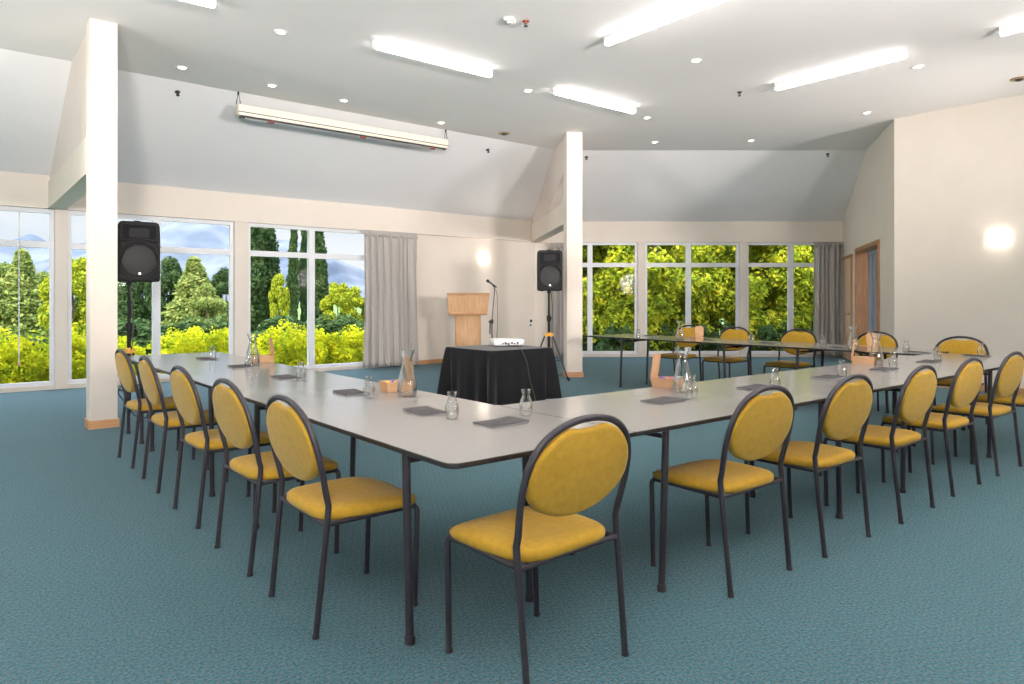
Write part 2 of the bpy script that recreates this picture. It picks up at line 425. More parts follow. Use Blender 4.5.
# the next room
N1, N2, N3 = W(12.2, YB), W(12.2, 9.2), (11.7, 3.2)
b = MB(); nr = [C2, C3, (13.6, 4.0), W(12.2, 9.2), N1]
b.add([(x, y, -.01) for x, y in nr] + [(x, y, -.12) for x, y in nr], [tuple(reversed(range(5))), tuple(range(5, 10))]); structure(b.build('floor_next_room', M['carpet'], smooth=False), 'floor of the next room')
b = MB(); b.add([(x, y, 2.62) for x, y in nr] + [(x, y, 2.74) for x, y in nr], [tuple(range(5)), tuple(reversed(range(5, 10)))]); structure(b.build('ceiling_next_room', M['ceiling'], smooth=False), 'ceiling of the next room')
TN, LN = frame_tf(W(12.2, YB), W(12.2, 9.2)); b = MB(); b.box(0, LN, 0, .15, 0, 2.7, TN); structure(b.build('wall_next_room', M['wall'], smooth=False), 'wall of the next room')
TN2, LN2 = frame_tf(W(12.2, 9.2), (12.0, 4.0)); b = MB(); b.box(0, LN2, 0, .15, 0, 2.7, TN2); structure(b.build('wall_next_room_near', M['wall'], smooth=False), 'near wall of the next room')
TB2 = TB @ T(LB, 0, 0)
window(TB2, .12, 2.4, [1.2], .07); window(TB2, 2.5, 4.6, [3.5], .07)
b = MB(); b.box(0, 4.7, 0, .16, 0, .07, TB2); b.box(0, 4.7, -.02, .16, ZH - .02, ZH + .2, TB2); b.box(2.4, 2.5, 0, .16, 0, ZH, TB2); b.box(0, .12, 0, .16, 0, ZH, TB2)
structure(b.build('trim_20', M['beam'], smooth=False), 'window surround in the next room')

# walls behind the camera; the one on the left has windows
b = MB(); b.box(UF, 11.7, VE - .2, VE, 0, ZC + .1); structure(b.build('wall_back', M['wall'], smooth=False), 'cream wall behind the camera')
b = MB()
b.box(UF - .2, UF, VE, VA, 3.2, ZC + .1)
wins = [(-4.6, -1.9), (-1.6, 1.1), (1.4, 4.1), (4.4, 7.1), (7.4, 10.1)]
edges = [VE] + [e for w_ in wins for e in w_] + [VA + .2]
for i in range(0, len(edges), 2): b.box(UF - .2, UF, edges[i], edges[i + 1], 0, 3.2)
structure(b.build('wall_side', M['wall'], smooth=False), 'cream window wall left of the camera')
for a, c in wins:
    n_win[0] += 1
    f = MB(); x0, x1 = UF - .12, UF - .05
    for z0, z1 in ((0.0, .08), (3.12, 3.2)): f.box(x0, x1, a, c, z0, z1)
    for y0 in (a, (a + c) / 2 - .03, c - .06): f.box(x0, x1, y0, y0 + .06, .08, 3.12)
    o = structure(f.build('window_%d' % n_win[0], M['white'], smooth=False), 'white framed window beside the camera')
    g = MB(); g.box(UF - .09, UF - .084, a + .05, c - .05, .07, 3.13); g.build('pane', M['pane'], o, smooth=False)
b = MB(); b.box(UF - 2.2, UF - .2, VE, VA, 3.3, 3.42); structure(b.build('roof_shade_eave', M['beam'], smooth=False), 'added sun-blocking eave outside the side windows')  # unseen eave added to shorten the sun patch indoors

# columns with their tie beams and boxed rafters
def column(name, x, y, rz, hw, label):
    b = MB(); tf = T(x, y, 0, rz)
    b.rbox(-hw, hw, -hw, hw, 0, ZC, .003, tf)
    o = structure(b.build(name, M['beam'], smooth=False), label)
    g = MB()                                                    # fine vertical battens of the panelled faces
    for k in range(7):
        q = -hw + .02 + k * (2 * hw - .04) / 6
        g.box(q - .012, q + .012, -hw - .003, -hw + .001, .09, ZC - .01, tf)
    g.build('panelling', M['beam'], o, smooth=False)
    s = MB(); w_ = hw + .014
    s.box(-w_, w_, -w_, w_, 0, .085, tf); s.build('baseboard', M['wood'], o, smooth=False)
column('column_left', 1.225, 8.23, 0, .123, 'cream square column beside the left row of chairs')
CR = Vector((8.28, 8.60)); dirR = (Vector(C1) - CR); aR = -math.atan2(dirR.x, dirR.y)
column('column_right', CR.x, CR.y, aR, .135, 'cream square column beside the right speaker')
def rib(tf, L, hw, cut, name, crease):
    b = MB(); b.box(-hw, hw, .13, L, ZH, 3.0, tf); structure(b.build('beam_' + name, M['beam'], smooth=False), 'cream tie beam from the %s column to the wall' % name)
    k = (ZC - ZB) / (L - crease)
    pr = [(cut[0], 3.0), (cut[1], cut[2]), (cut[1], ZC)] if cut[1] > .14 else [(cut[0], 3.0), (.13, cut[2]), (.13, ZC)]
    pr += [(crease, ZC), (L, ZB), (L, 3.0)]
    n = len(pr); q = hw * .8
    b = MB(); b.add([(-q, y, z) for y, z in pr] + [(q, y, z) for y, z in pr], [tuple(reversed(range(n))), tuple(range(n, 2 * n))] + [(i, (i + 1) % n, (i + 1) % n + n, i + n) for i in range(n)], tf)
    structure(b.build('rafter_' + name, M['rafter'], smooth=False), 'boxed rafter above the %s column' % name)
rib(T(1.225, 8.23), VA - 8.23, .11, (.55, .13, 3.55), 'left', VCR - 8.23)
LR = dirR.length; cr = LR * (YCR - (CR.x * ST + CR.y * CT)) / (YB - (CR.x * ST + CR.y * CT))
rib(T(CR.x, CR.y, 0, aR), LR, .11, (.52 * LR, .13, 3.62), 'right', cr)

# ------------------------------------------------------------------ ceiling fittings
def tube_light(u, v, along_u, label, z=ZC):
    t = thing('fluorescent_light', label, 'ceiling light', (u, v, z), 0 if along_u else PI / 2, 'fluorescent ceiling lights')
    b = MB(); b.rbox(-.80, .80, -.04, .04, -.045, 0, .006); b.build('light_body', M['fitting'], t)
    for s in (-1, 1):
        c = MB(); c.rbox(min(s * .80, s * .785), max(s * .80, s * .785), -.036, .036, -.092, -.045, .004); c.build('end_cap', M['fitting'], t)
    d = MB(); d.prism(rrect(-.785, .785, -.032, .032, .028), -.088, -.045, .012); d.build('diffuser', M['tube'], t)
    return t
tube_light(1.15, 6.85, True, 'fluorescent ceiling light cut by the top edge, above the left column')
tube_light(4.40, 6.85, True, 'fluorescent ceiling light nearest above the long white projection screen case')
tube_light(7.06, 6.86, True, 'fluorescent ceiling light just left of the right column top')
tube_light(5.52, 4.42, False, 'large fluorescent ceiling light running up to the top edge, centre')
tube_light(8.43, 4.14, False, 'fluorescent ceiling light whole in view on the right, over the far table')
tube_light(8.50, 1.66, False, 'fluorescent ceiling light cut by the right edge')
for x, y, a in [(5.52, 1.66, False), (2.4, 4.4, False), (2.4, 1.66, False), (1.15, -.9, True), (5.5, -2.6, True), (9.3, -2.6, True), (-1.5, 6.85, True), (-1.6, 3.5, False), (-1.6, .6, False), (-4.8, 5.0, False), (-4.8, 1.5, False), (-1.6, -2.6, False)]:
    tube_light(x, y, a, 'fluorescent ceiling light outside the view')['group'] = 'fluorescent lights outside the view'

for x, y in ((14.6, 5.4), (16.4, 4.6)):  # unseen tubes added to brighten the curtain behind the opening
    tube_light(x, y, True, 'added fluorescent ceiling light of the next room, outside the view', 2.62)['group'] = 'fluorescent lights outside the view'
def nrm_up(p, n):  # matrix placing local -z along the surface normal
    q = Vector((0, 0, -1)).rotation_difference(Vector(n).normalized())
    return Matrix.Translation(p) @ q.to_matrix().to_4x4()
downs = [(281, 32, 'round downlight nearest the camera, upper left of the first whole tube light'),
         (182, 67.5, 'round downlight just right of the left column top'),
         (272, 85.5, 'round downlight above the left end of the projection screen case'),
         (344, 100.5, 'round downlight above the middle of the projection screen case'),
         (441, 122.6, 'round downlight above the right end of the projection screen case'),
         (528, 90.6, 'round downlight touching the left end of the central tube light'),
         (647, 117.6, 'round downlight off the right end of the central tube light'),
         (655, 142, 'round downlight low over the far windows, right of the right column'),
         (751, 140.4, 'round downlight lowest over the middle of the far windows'),
         (867, 112.6, 'round downlight beside the corner of the right wall'),
         (917.5, 66.7, 'round downlight off the right end of the right tube light'),
         (696, 60.5, 'round downlight between the two big right tube lights')]
for px, py, lb in downs:
    p = on_z(px, py, ZC)
    t = thing('downlight', lb, 'downlight', p, 0, 'round ceiling downlights')
    b = MB(); b.lathe([(.044, -.002), (.048, -.008), (.070, -.008), (.074, 0)], 20); b.build('trim_ring', M['fitting'], t)
    d = MB(); d.lathe([(.001, -.004), (.044, -.004)], 20); d.build('lamp_face', M['down'], t)
for px, py, lb in [(504, 133.3, 'brown ringed unlit ceiling fitting left of the right column'), (1019, 78.7, 'brown ringed unlit ceiling fitting cut by the right edge')]:
    p = on_z(px, py, ZC); t = thing('ceiling_fitting', lb, 'ceiling fitting', p, 0, 'brown ceiling fittings')
    b = MB(); b.lathe([(.05, -.006), (.06, -.014), (.09, -.012), (.10, 0)], 20); b.build('trim_ring', M['brass'], t)
    d = MB(); d.lathe([(.001, -.035), (.03, -.03), (.05, -.006)], 16); d.build('lamp_face', M['darkgrey'], t)
def sprinkler(p, lb, n=(0, 0, -1), red=False):
    t = thing('sprinkler', lb, 'sprinkler', (0, 0, 0), 0, 'ceiling sprinklers'); t.matrix_world = nrm_up(p, n)
    b = MB(); b.lathe([(.035, 0), (.03, -.008), (.014, -.010), (.013, -.03), (.001, -.03)], 14); b.build('escutcheon', M['red'] if red else M['darkgrey'], t)
    d = MB(); d.lathe([(.001, -.052), (.022, -.055), (.022, -.05), (.001, -.046)], 14); d.tube([(.012, 0, -.03), (.016, 0, -.04), (.006, 0, -.05)], .003, 6); d.tube([(-.012, 0, -.03), (-.016, 0, -.04), (-.006, 0, -.05)], .003, 6)
    d.build('deflector', M['darkgrey'], t)
kA = (ZC - ZB) / (VA - VCR); nA = (0, -kA, -1)
def on_slopeA(px, py):
    d = ray(px, py); k = (ZC + kA * VCR - EYE) / (d.z + kA * d.y); return d * k + Vector((0, 0, EYE))
kB = (ZC - ZB) / (YB - YCR)
def on_slopeB(px, py):
    d = ray(px, py); k = (ZC + kB * YCR - EYE) / (d.z + kB); return d * k + Vector((0, 0, EYE))
nB = (-kB * ST, -kB * CT, -1)
sprinkler(on_z(526, 21, ZC), 'small red ceiling sprinkler beside the white smoke detector', red=True)
sprinkler(on_z(739.5, 92, ZC), 'small dark sprinkler left of the right tube light')
sprinkler(on_slopeA(177.5, 92), 'small dark sprinkler on the slope beside the left column', nA)
sprinkler(on_slopeA(487.8, 149.7), 'small dark sprinkler on the slope right of the projection screen case', nA)
sprinkler(on_slopeB(586.5, 157), 'small dark sprinkler on the slope touching the right column', nB)
sprinkler(on_slopeB(827.7, 154), 'small dark sprinkler on the slope over the far right window', nB)
t = thing('smoke_detector', 'small white square smoke detector near the top edge', 'smoke detector', on_z(509.6, 19.3, ZC), TH)
b = MB(); b.rbox(-.07, .07, -.05, .05, -.03, 0, .008); b.build('detector_body', M['fitting'], t)
d = MB(); d.lathe([(.001, -.042), (.025, -.04), (.03, -.03)], 16); d.build('sensor', M['fitting'], t)

# projection screen case hanging under the slope
t = thing('projection_screen_case', 'long cream roll-up projection screen case hanging below the sloping ceiling', 'projector screen', (4.74, 9.70, 3.88))
b = MB(); b.rbox(-1.70, 1.70, -.06, .06, -.075, .075, .012); b.build('case', M['screenbox'], t)
b = MB(); b.rbox(-1.70, 1.70, -.066, -.058, -.035, -.025, .002); b.rbox(-1.66, 1.66, -.05, .05, -.095, -.075, .003); b.build('slot', M['darkgrey'], t)
b = MB(); b.tube([(-1.6, -.03, -.105), (1.6, -.03, -.105)], .012, 8); b.build('bottom_bar', M['silver'], t)
for x in (-1.25, 0.15, 1.40):
    c = MB(); c.rbox(x - .05, x + .05, -.05, -.01, -.12, -.09, .004); c.build('clip', M['red'], t)
for x in (-1.68, 1.68):
    c = MB(); c.tube([(x - .03, 0, .075), (x, 0, .25), (x + .03, 0, .075)], .006, 6); c.tube([(x, 0, .2), (x, 0, .252)], .012, 8)
    c.build('hook', M['darkgrey'], t)

# wall sconces
def sconce(p, rz, label):
    t = thing('wall_sconce', label, 'wall light', p, rz, 'wall sconces')
    b = MB(); b.rbox(-.05, .05, -.02, 0, -.05, .05, .005); b.build('back_plate', M['fitting'], t)
    n = 16; vs = []
    for j in range(9):
        a = -PI / 2 + PI * j / 8
        for i in range(n + 1):
            q = -PI + PI * i / n
            vs.append((.115 * math.cos(q) * (.55 + .45 * math.cos(a)), -.015 + .085 * math.sin(q) * math.cos(a), .075 * math.sin(a)))
    d = MB(); fs = [(j * (n + 1) + i, j * (n + 1) + i + 1, (j + 1) * (n + 1) + i + 1, (j + 1) * (n + 1) + i) for j in range(8) for i in range(n)]
    d.add(vs, fs); d.build('shade', M['sconce'], t)
    for s in (-1, 1):
        c = MB(); c.lathe([(.001, 0), (.012, .002), (.012, .02), (.001, .022)], 10, T(s * .12, -.02, .0, rx=PI / 2)); c.build('finial', M['brass'], t)
sconce(on_v(484, 258, VA), 0, 'glowing wall sconce above the lectern')
sconce(on_u(999, 238, 11.5), PI * 1.5, 'glowing wall sconce on the plain right wall')
# outlet plate in the corner
p = on_v(530, 324, VA)
t = thing('wall_outlet', 'cream double outlet plate on the wall by the right speaker', 'outlet', (C1[0] - .14, VA, 1.0 - .22))
b = MB(); b.rbox(-.05, .05, -.012, 0, -.11, .11, .003, T()); b.build('plate', M['fitting'], t)
for z in (-.05, .045):
    c = MB(); c.rbox(-.022, .022, -.05 if z > 0 else -.02, -.012, z - .03, z + .03, .004); c.build('plug' if z > 0 else 'socket', M['darkgrey'] if z > 0 else M['chrome'], t)
t = thing('pull_cord', 'thin white pull cord hanging in the leftmost window', 'cord', (0, 0, 0))
pc = on_v(19, 362, VA - .04); b = MB(); b.tube([(pc.x, pc.y, 2.58), (pc.x, pc.y, pc.z)], .008, 6); b.build('cord', M['white'], t)
b = MB(); b.lathe([(.001, -.06), (.022, -.05), (.012, .0), (.001, .01)], 10, T(pc.x, pc.y, pc.z)); b.build('tassel', M['wood'], t)

# ------------------------------------------------------------------ curtains
def curtain(name, label, tf, x0, x1, z0, z1, folds, amp, m, gather=0., seed=1, y=-.14):
    rnd = random.Random(seed); n = folds * 14; nz = 26
    wd = [rnd.uniform(.55, 1.5) for _ in range(folds)]; cs = [sum(wd[:i_]) / sum(wd) for i_ in range(folds + 1)]
    def warp(s_):
        for i_ in range(folds):
            if s_ <= cs[i_ + 1] + 1e-9: return i_ + (s_ - cs[i_]) / (cs[i_ + 1] - cs[i_])
        return folds
    ph = [rnd.uniform(-.5, .5) for _ in range(folds + 2)]; am = [rnd.uniform(.55, 1.25) for _ in range(folds + 2)]
    vs = []
    for j in range(nz + 1):
        h = j / nz; z = z0 + (z1 - z0) * h
        top = max(0, (h - .93) / .07)
        for i in range(n + 1):
            s = i / n; k = warp(s); ki = min(int(k), folds); w0 = 1 - (k - ki)
            a = am[ki] * w0 + am[min(ki + 1, folds + 1)] * (1 - w0); p_ = ph[ki] * w0 + ph[min(ki + 1, folds + 1)] * (1 - w0)
            wob = p_ * (1 - h) * 1.6
            yy = amp * a * (math.sin(2 * PI * k + wob) + .35 * math.sin(4 * PI * k + 2.1 * p_ + 1.5 * h)) * (1 - .55 * top) + .012 * math.sin(9 * PI * k + j * .4) * (1 - .3 * h)
            if top: yy += .012 * math.sin(8 * PI * k)
            c = .5 + (s - .5) * (1 + gather * (1 - h) - .04 * math.sin(PI * h))
            vs.append((x0 + (x1 - x0) * c + .25 * amp * math.sin(4 * PI * k + p_), y + yy, z))
    fs = [(j * (n + 1) + i, j * (n + 1) + i + 1, (j + 1) * (n + 1) + i + 1, (j + 1) * (n + 1) + i) for j in range(nz) for i in range(n)]
    b = MB(); b.add(vs, fs, tf); o = b.build(name, m, angle=180)
    so = o.modifiers.new('thickness', 'SOLIDIFY'); so.thickness = .004
    # heading tape as a part of its own
    vs = []
    for zz in (z1 - .10, z1 + .015):
        for i in range(n + 1):
            k = i / n * folds; vs.append((x0 + (x1 - x0) * i / n, y - amp * .3 + .016 * math.sin(8 * PI * k), zz))
    r = MB(); r.add(vs, [(i, i + 1, n + 2 + i, n + 1 + i) for i in range(n)], tf)
    h_ = r.build('heading', m, o, angle=180); so = h_.modifiers.new('thickness', 'SOLIDIFY'); so.thickness = .012
    return tag(o, label, 'curtain', 'grey curtains')
curtain('curtain', 'grey floor-length curtain between the left windows and the lectern', TA, 6.06, 7.20, .03, 2.60, 8, .055, M['curtain'], .06, 3, -.22)
curtain('curtain', 'grey curtain partly hidden behind the right speaker and column', TB, .34, .86, .03, 2.58, 4, .06, M['curtain'], .05, 5, -.2)
curtain('curtain', 'grey curtain at the right end of the far windows', TB, 6.84 - XC1, 7.50 - XC1, .03, 2.60, 6, .06, M['curtain'], .02, 9, -.2)
curtain('curtain', 'blue-grey curtain seen through the opening in the right wall', TB2, .34, .72, .04, 2.44, 4, .04, M['curtain_blue'], .05, 11, -.15)

# ------------------------------------------------------------------ chairs
def make_chair(label, group):
    t = thing('stacking_chair', label, 'chair', (0, 0, 0), 0, group)
    R = .0125
    def yb(z):   # side profile of the rear tube
        return -.225 + (.05 * z / .5 if z < .5 else .05 - (z - .5) * .225)
    def arch_pts():
        half = [(-.249, .50), (-.2485, .54), (-.257, .61), (-.2605, .68), (-.251, .75), (-.222, .815), (-.172, .860), (-.107, .887), (-.04, .899)]
        return half + [(0, .900)] + [(-x, z) for x, z in reversed(half)]
    # back frame
    pts = spline([(x, yb(z), z) for x, z in arch_pts()], 4)
    b = MB(); b.tube(pts, R, 12); b.build('back_frame', M['metal_dark'], t)
    for s in (-1, 1):
        b = MB(); b.tube(spline([(s * .243, yb(0) , .0), (s * .246, yb(.2), .2), (s * .2485, yb(.40), .40), (s * .249, yb(.5), .502)], 4), R, 12)
        b.lathe([(.0145, 0), (.0145, .012), (.013, .016)], 12, T(s * .243, yb(0), 0), True)
        b.build('leg', M['metal_dark'], t)
        b = MB(); b.tube([(s * .225, .222, 0), (s * .222, .235, .40), (s * .215, .232, .418)], R, 12)
        b.lathe([(.0145, 0), (.0145, .012), (.013, .016)], 12, T(s * .225, .222, 0), True)
        b.build('leg', M['metal_dark'], t)
    b = MB()
    y0 = yb(.425)
    b.tube([(-.246, y0, .425), (.246, y0, .425)], .009, 8)
    b.tube([(-.215, .228, .422), (.215, .228, .422)], .0105, 8)
    for s in (-1, 1): b.tube([(s * .236, y0, .425), (s * .217, .228, .422)], .0105, 8)
    b.build('seat_frame', M['metal_dark'], t)
    # seat cushion
    out = []
    for i in range(64):
        a = 2 * PI * i / 64; c, s = math.cos(a), math.sin(a); e = 2 / 5.
        x = .238 * abs(c) ** e * (1 if c > 0 else -1); y = .228 * abs(s) ** e * (1 if s > 0 else -1)
        x *= 1 - .06 * (y < 0) * (-y / .228)
        out.append((x, y + .035))
    prof = [(1.0, .431), (1.015, .437), (1.02, .447), (1.012, .459), (.975, .468), (.90, .474), (.74, .478), (.5, .477), (.25, .475)]
    vs = []
    vs += [(x * .93, .035 + (y - .035) * .93, .430) for x, y in out]
    for k, z in prof:
        for x, y in out:
            yy = .035 + (y - .035) * k; fr = max(0, (yy - .08) / .16)
            zz = z - .016 * fr * fr * (z > .45) - .007 * (1 - min(1, abs(x * k) / .2)) * (z > .46) * max(0, 1 - abs(yy) / .2)
            vs.append((x * k, yy, zz))
    b = MB(); b.rings(vs, 64, len(prof) + 1, True); b.build('seat', M['mustard'], t, angle=80)
    # oval back cushion, in the leaning plane of the arch
    n = 64; out = []
    for i in range(n):
        a = 2 * PI * i / n; x = .243 * math.cos(a); z = (.174 if math.sin(a) > 0 else .152) * math.sin(a)
        if abs(math.cos(a)) > .0: x *= 1 + .02 * abs(math.sin(2 * a))
        z += .712
        if math.sin(a) > 0: z -= .020 * math.exp(-(x / .066) ** 4)
        out.append((x, z))
    vs = []
    for k, dy in [(.90, -.020), (.97, -.018), (1.0, -.010), (1.0, .010), (.97, .019), (.90, .024), (.7, .029), (.4, .031), (.15, .031)]:
        for x, z in out:
            zz = .712 + (z - .712) * k
            vs.append((x * k, yb(zz) + dy, zz))
    b = MB(); b.rings(vs, n, 9, True); b.build('backrest', M['mustard'], t, angle=80)
    return t
G1, G2, G3 = 'mustard chairs along the left table arm', 'mustard chairs along the front table arm', 'mustard chairs along the far table arm'
proto = None
def chair(x, y, facing, label, group):
    """facing: the direction the sitter looks, as an angle from +v turning left"""
    global proto
    if proto is None:
        proto = make_chair(label, group); proto.location = (x, y, 0); proto.rotation_euler = (0, 0, facing); return
    c = copy_thing(proto, (x, y, 0), facing, label); c['group'] = group
q = -PI / 2
for v_, l in [(2.80, 'mustard chair of the left row nearest the camera, by the near table corner'),
              (3.58, 'mustard chair of the left row, second from the near table corner'),
              (4.46, 'mustard chair in the middle of the left row of five'),
              (5.39, 'mustard chair of the left row, next to the farthest'),
              (6.28, 'farthest mustard chair of the left row, beside the cream column')]:
    chair(1.325, v_, q + random.Random(int(v_ * 100)).uniform(-.03, .03), l, G1)
for u_, v_, a, l in [(1.655, 1.94, .05, 'largest mustard chair in front, at the near table corner'),
                 (2.89, 2.00, .0, 'mustard chair of the front row, second from the near corner'),
                 (3.67, 1.975, .0, 'mustard chair of the front row, third from the near corner'),
                 (4.53, 1.965, .02, 'mustard chair of the front row, fourth from the near corner'),
                 (5.40, 1.985, .0, 'mustard chair of the front row, fifth from the near corner'),
                 (6.26, 1.975, -.02, 'mustard chair of the front row near the right edge, sixth from the near corner'),
                 (7.12, 1.985, .0, 'mustard chair of the front row cut by the right edge')]:
    chair(u_ + .018, v_, a, l, G2)
for px, uu, l in [(687.5, 8.93, 'mustard chair behind the far table arm, leftmost, behind a kraft box'),
                  (734, 8.93, 'mustard chair behind the far table arm, second from its left end'),
                  (797.4, 8.92, 'mustard chair behind the far table arm in front of the grey curtain edge'),
                  (875, 8.90, 'mustard chair behind the far table arm, half hidden by a glass carafe')]:
    t_ = (px - 512) / F; Y_ = uu / (t_ * CT + ST); v_ = -t_ * Y_ * ST + Y_ * CT
    chair(uu - .21, v_, PI / 2, l, G3)
chair(8.22, 2.80, PI / 2, 'mustard chair alone at the right end of the tables, before the plain wall', 'mustard chair at the table end')

# ------------------------------------------------------------------ folding tables
def trim_rect(x0, x1, y0, y1, rs):
    """rectangle outline with its own radius at each corner: (x1,y1), (x0,y1), (x0,y0), (x1,y0)"""
    out = []
    for (cx, cy, a0), r in zip(((x1, y1, 0), (x0, y1, PI / 2), (x0, y0, PI), (x1, y0, 1.5 * PI)), rs):
        sx = -1 if cx == x1 else 1; sy = -1 if cy == y1 else 1
        for i in range(5):
            a = a0 + PI / 2 * i / 4
            out.append((cx + sx * r + r * math.cos(a), cy + sy * r + r * math.sin(a)))
    return out
def folding_table(label, group, tf_, L, Wd, legs, pairs=(0.05, .63), corner=(.003,) * 4):
    """long axis along local x from 0 to L, width along y from 0 to Wd; legs = x positions of the two leg pairs"""
    (x, y, rz) = tf_
    t = thing('folding_table', label, 'table', (x, y, 0), rz, group)
    H = .745; TH_ = .021
    b = MB(); ins = trim_rect(.003, L - .003, .003, Wd - .003, corner); b.prism(ins, H - TH_ + .002, H); b.build('tabletop', M['laminate'], t, smooth=False)
    n = len(ins); vs = []
    for k, z in [(.003, H - .0008), (.0008, H - .003), (0, H - TH_ / 2), (.0008, H - TH_ + .002), (.005, H - TH_)]:
        vs += [(a, c, z) for a, c in trim_rect(k, L - k, k, Wd - k, corner)]
    e = MB(); e.rings(vs, n, 5, False)
    e.add([(a, c, H - TH_) for a, c in trim_rect(.005, L - .005, .005, Wd - .005, corner)], [tuple(reversed(range(n)))])
    e.build('edging', M['edge'], t)
    for i, lx in enumerate(legs):
        s = 1 if i == 0 else -1
        for ly in pairs:
            g = MB(); g.tube([(lx - s * .03, ly, .0), (lx, ly, H - .024)], .0165, 12)
            g.lathe([(.021, 0), (.021, .02), (.0175, .032)], 12, T(lx - s * .03, ly, 0), True)
            g.build('leg', M['metal_dark'], t)
        g = MB(); g.tube([(lx, pairs[0], H - .06), (lx, pairs[1], H - .06)], .011, 8)
        g.lathe([(.001, -.03), (.02, -.03), (.02, .03), (.001, .03)], 10, T(lx, (pairs[0] + pairs[1]) / 2, H - .06, rx=PI / 2)); g.build('crossbar', M['metal_dark'], t)
        g = MB(); my = (pairs[0] + pairs[1]) / 2
        g.tube([(lx, my, H - .06), (lx + s * .30, my, H - .028)], .008, 8); g.build('brace', M['metal_dark'], t)
        g = MB(); g.box(lx - .04, lx + .04, pairs[0] - .02, pairs[1] + .02, H - .028, H - .0211); g.build('mounting_plate', M['metal_dark'], t)
    return t
TG = 'grey folding tables set end to end in a U'
U0, U1, V0, V1 = 1.315, 2.25, 1.957, 2.90
# left arm, long axis along v: local x -> +v, local y -> -u, so origin sits on the inner edge
def left_table(va, vb, legs, label, corner=(.003,) * 4):
    t = folding_table(label, TG, (U1, va, PI / 2), vb - va, U1 - U0, [l - va for l in legs], (U1 - 1.955, U1 - U0 - .045), corner); return t
left_table(V0, 4.39, (2.33, 3.98), 'grey folding table at the near corner of the U, nearest the camera', (.003, .045, .003, .003))
left_table(4.39, 6.82, (4.88, 6.58), 'middle grey folding table of the left arm')
left_table(6.82, 7.80, (7.05, 7.60), 'short grey table at the far end of the left arm, by the windows')
def front_table(ua, ub, legs, label):
    folding_table(label, TG, (ua, V0, 0), ub - ua, V1 - V0, [l - ua for l in legs])
front_table(U1 + .002, 4.33, (2.51, 4.10), 'grey folding table of the front arm beside the near corner table')
front_table(4.332, 6.47, (5.04, 6.28), 'middle grey folding table of the front arm')
front_table(6.472, 8.12, (6.71, 7.85), 'grey folding table at the right end of the front arm')
def far_table(va, vb, legs, label):
    folding_table(label, TG, (8.67, va, PI / 2), vb - va, .93, [l - va for l in legs], (8.67 - 8.38, .885))
far_table(5.02, 7.78, (5.29, 7.04), 'grey folding table at the open end of the far arm, before the far windows')
far_table(2.905, 5.018, (3.55, 4.28), 'grey folding table of the far arm near the right wall')

# ------------------------------------------------------------------ things on the tables
HT = .7455
def notepad(px, py, along_u, label, rz=0.):
    p = on_z(px, py, HT)
    t = thing('notepad', label, 'notepad', (p.x, p.y, HT), (0 if along_u else PI / 2) + rz, 'slate notepads')
    b = MB(); b.rbox(-.103, .103, -.072, .072, .0, .005, .001); b.build('pages', M['page'], t, smooth=False)
    n = 10; vs = []
    for zz in (0, .0015):
        for i in range(n + 1):
            s = i / n; z = .006 + .006 * max(0, (s - .5) * 2) ** 2
            vs += [(-.105 + .21 * s, -.074, z + zz), (-.105 + .21 * s, .074, z + zz)]
    k = 2 * (n + 1)
    fs = [(2 * i, 2 * i + 2, 2 * i + 3, 2 * i + 1) for i in range(n)] + [(k + 2 * i, k + 2 * i + 1, k + 2 * i + 3, k + 2 * i + 2) for i in range(n)]
    fs += [(2 * i, k + 2 * i, k + 2 * i + 2, 2 * i + 2) for i in range(n)] + [(2 * i + 1, 2 * i + 3, k + 2 * i + 3, k + 2 * i + 1) for i in range(n)] + [(0, 1, k + 1, k), (2 * n, k + 2 * n, k + 2 * n + 1, 2 * n + 1)]
    c = MB(); c.add(vs, fs); c.build('cover', M['paper'], t)
pads = [(207, 359.3, 0, 'slate notepad farthest along the left arm, by the windows'),
        (240, 367.3, 0, 'slate notepad before the farthest carafe on the left arm'),
        (286, 378, 0, 'slate notepad midway along the left arm, in open space'),
        (351, 393.5, 0, 'slate notepad left of the kraft box and carafe on the left arm'),
        (425.5, 412.3, 0, 'slate notepad nearest the near corner on the left arm'),
        (501, 423.3, 1, 'slate notepad at the near corner behind the largest chair'),
        (663, 401.5, 1, 'slate notepad in front of the kraft box on the front arm'),
        (756, 388.2, 1, 'slate notepad behind the second chair of the front row'),
        (828, 378, 1, 'slate notepad behind the third chair of the front row'),
        (884, 370, 1, 'slate notepad in front of the right carafe on the front arm'),
        (929, 362, 1, 'slate notepad on the front arm behind the fifth chair'),
        (976, 356.3, 0, 'slate notepad in front of the chair alone at the table end'),
        (918, 352.6, 0, 'slate notepad where the front and far arms meet'),
        (651, 336.2, 0, 'slate notepad at the left end of the far arm'),
        (708, 340, 0, 'slate notepad on the far arm before its second chair'),
        (769, 343.6, 0, 'slate notepad on the far arm left of the curtain'),
        (841, 348.2, 0, 'slate notepad on the far arm left of its right carafe')]
for i, (px, py, a, l) in enumerate(pads): notepad(px, py, a, l, random.Random(i).uniform(-.06, .06))

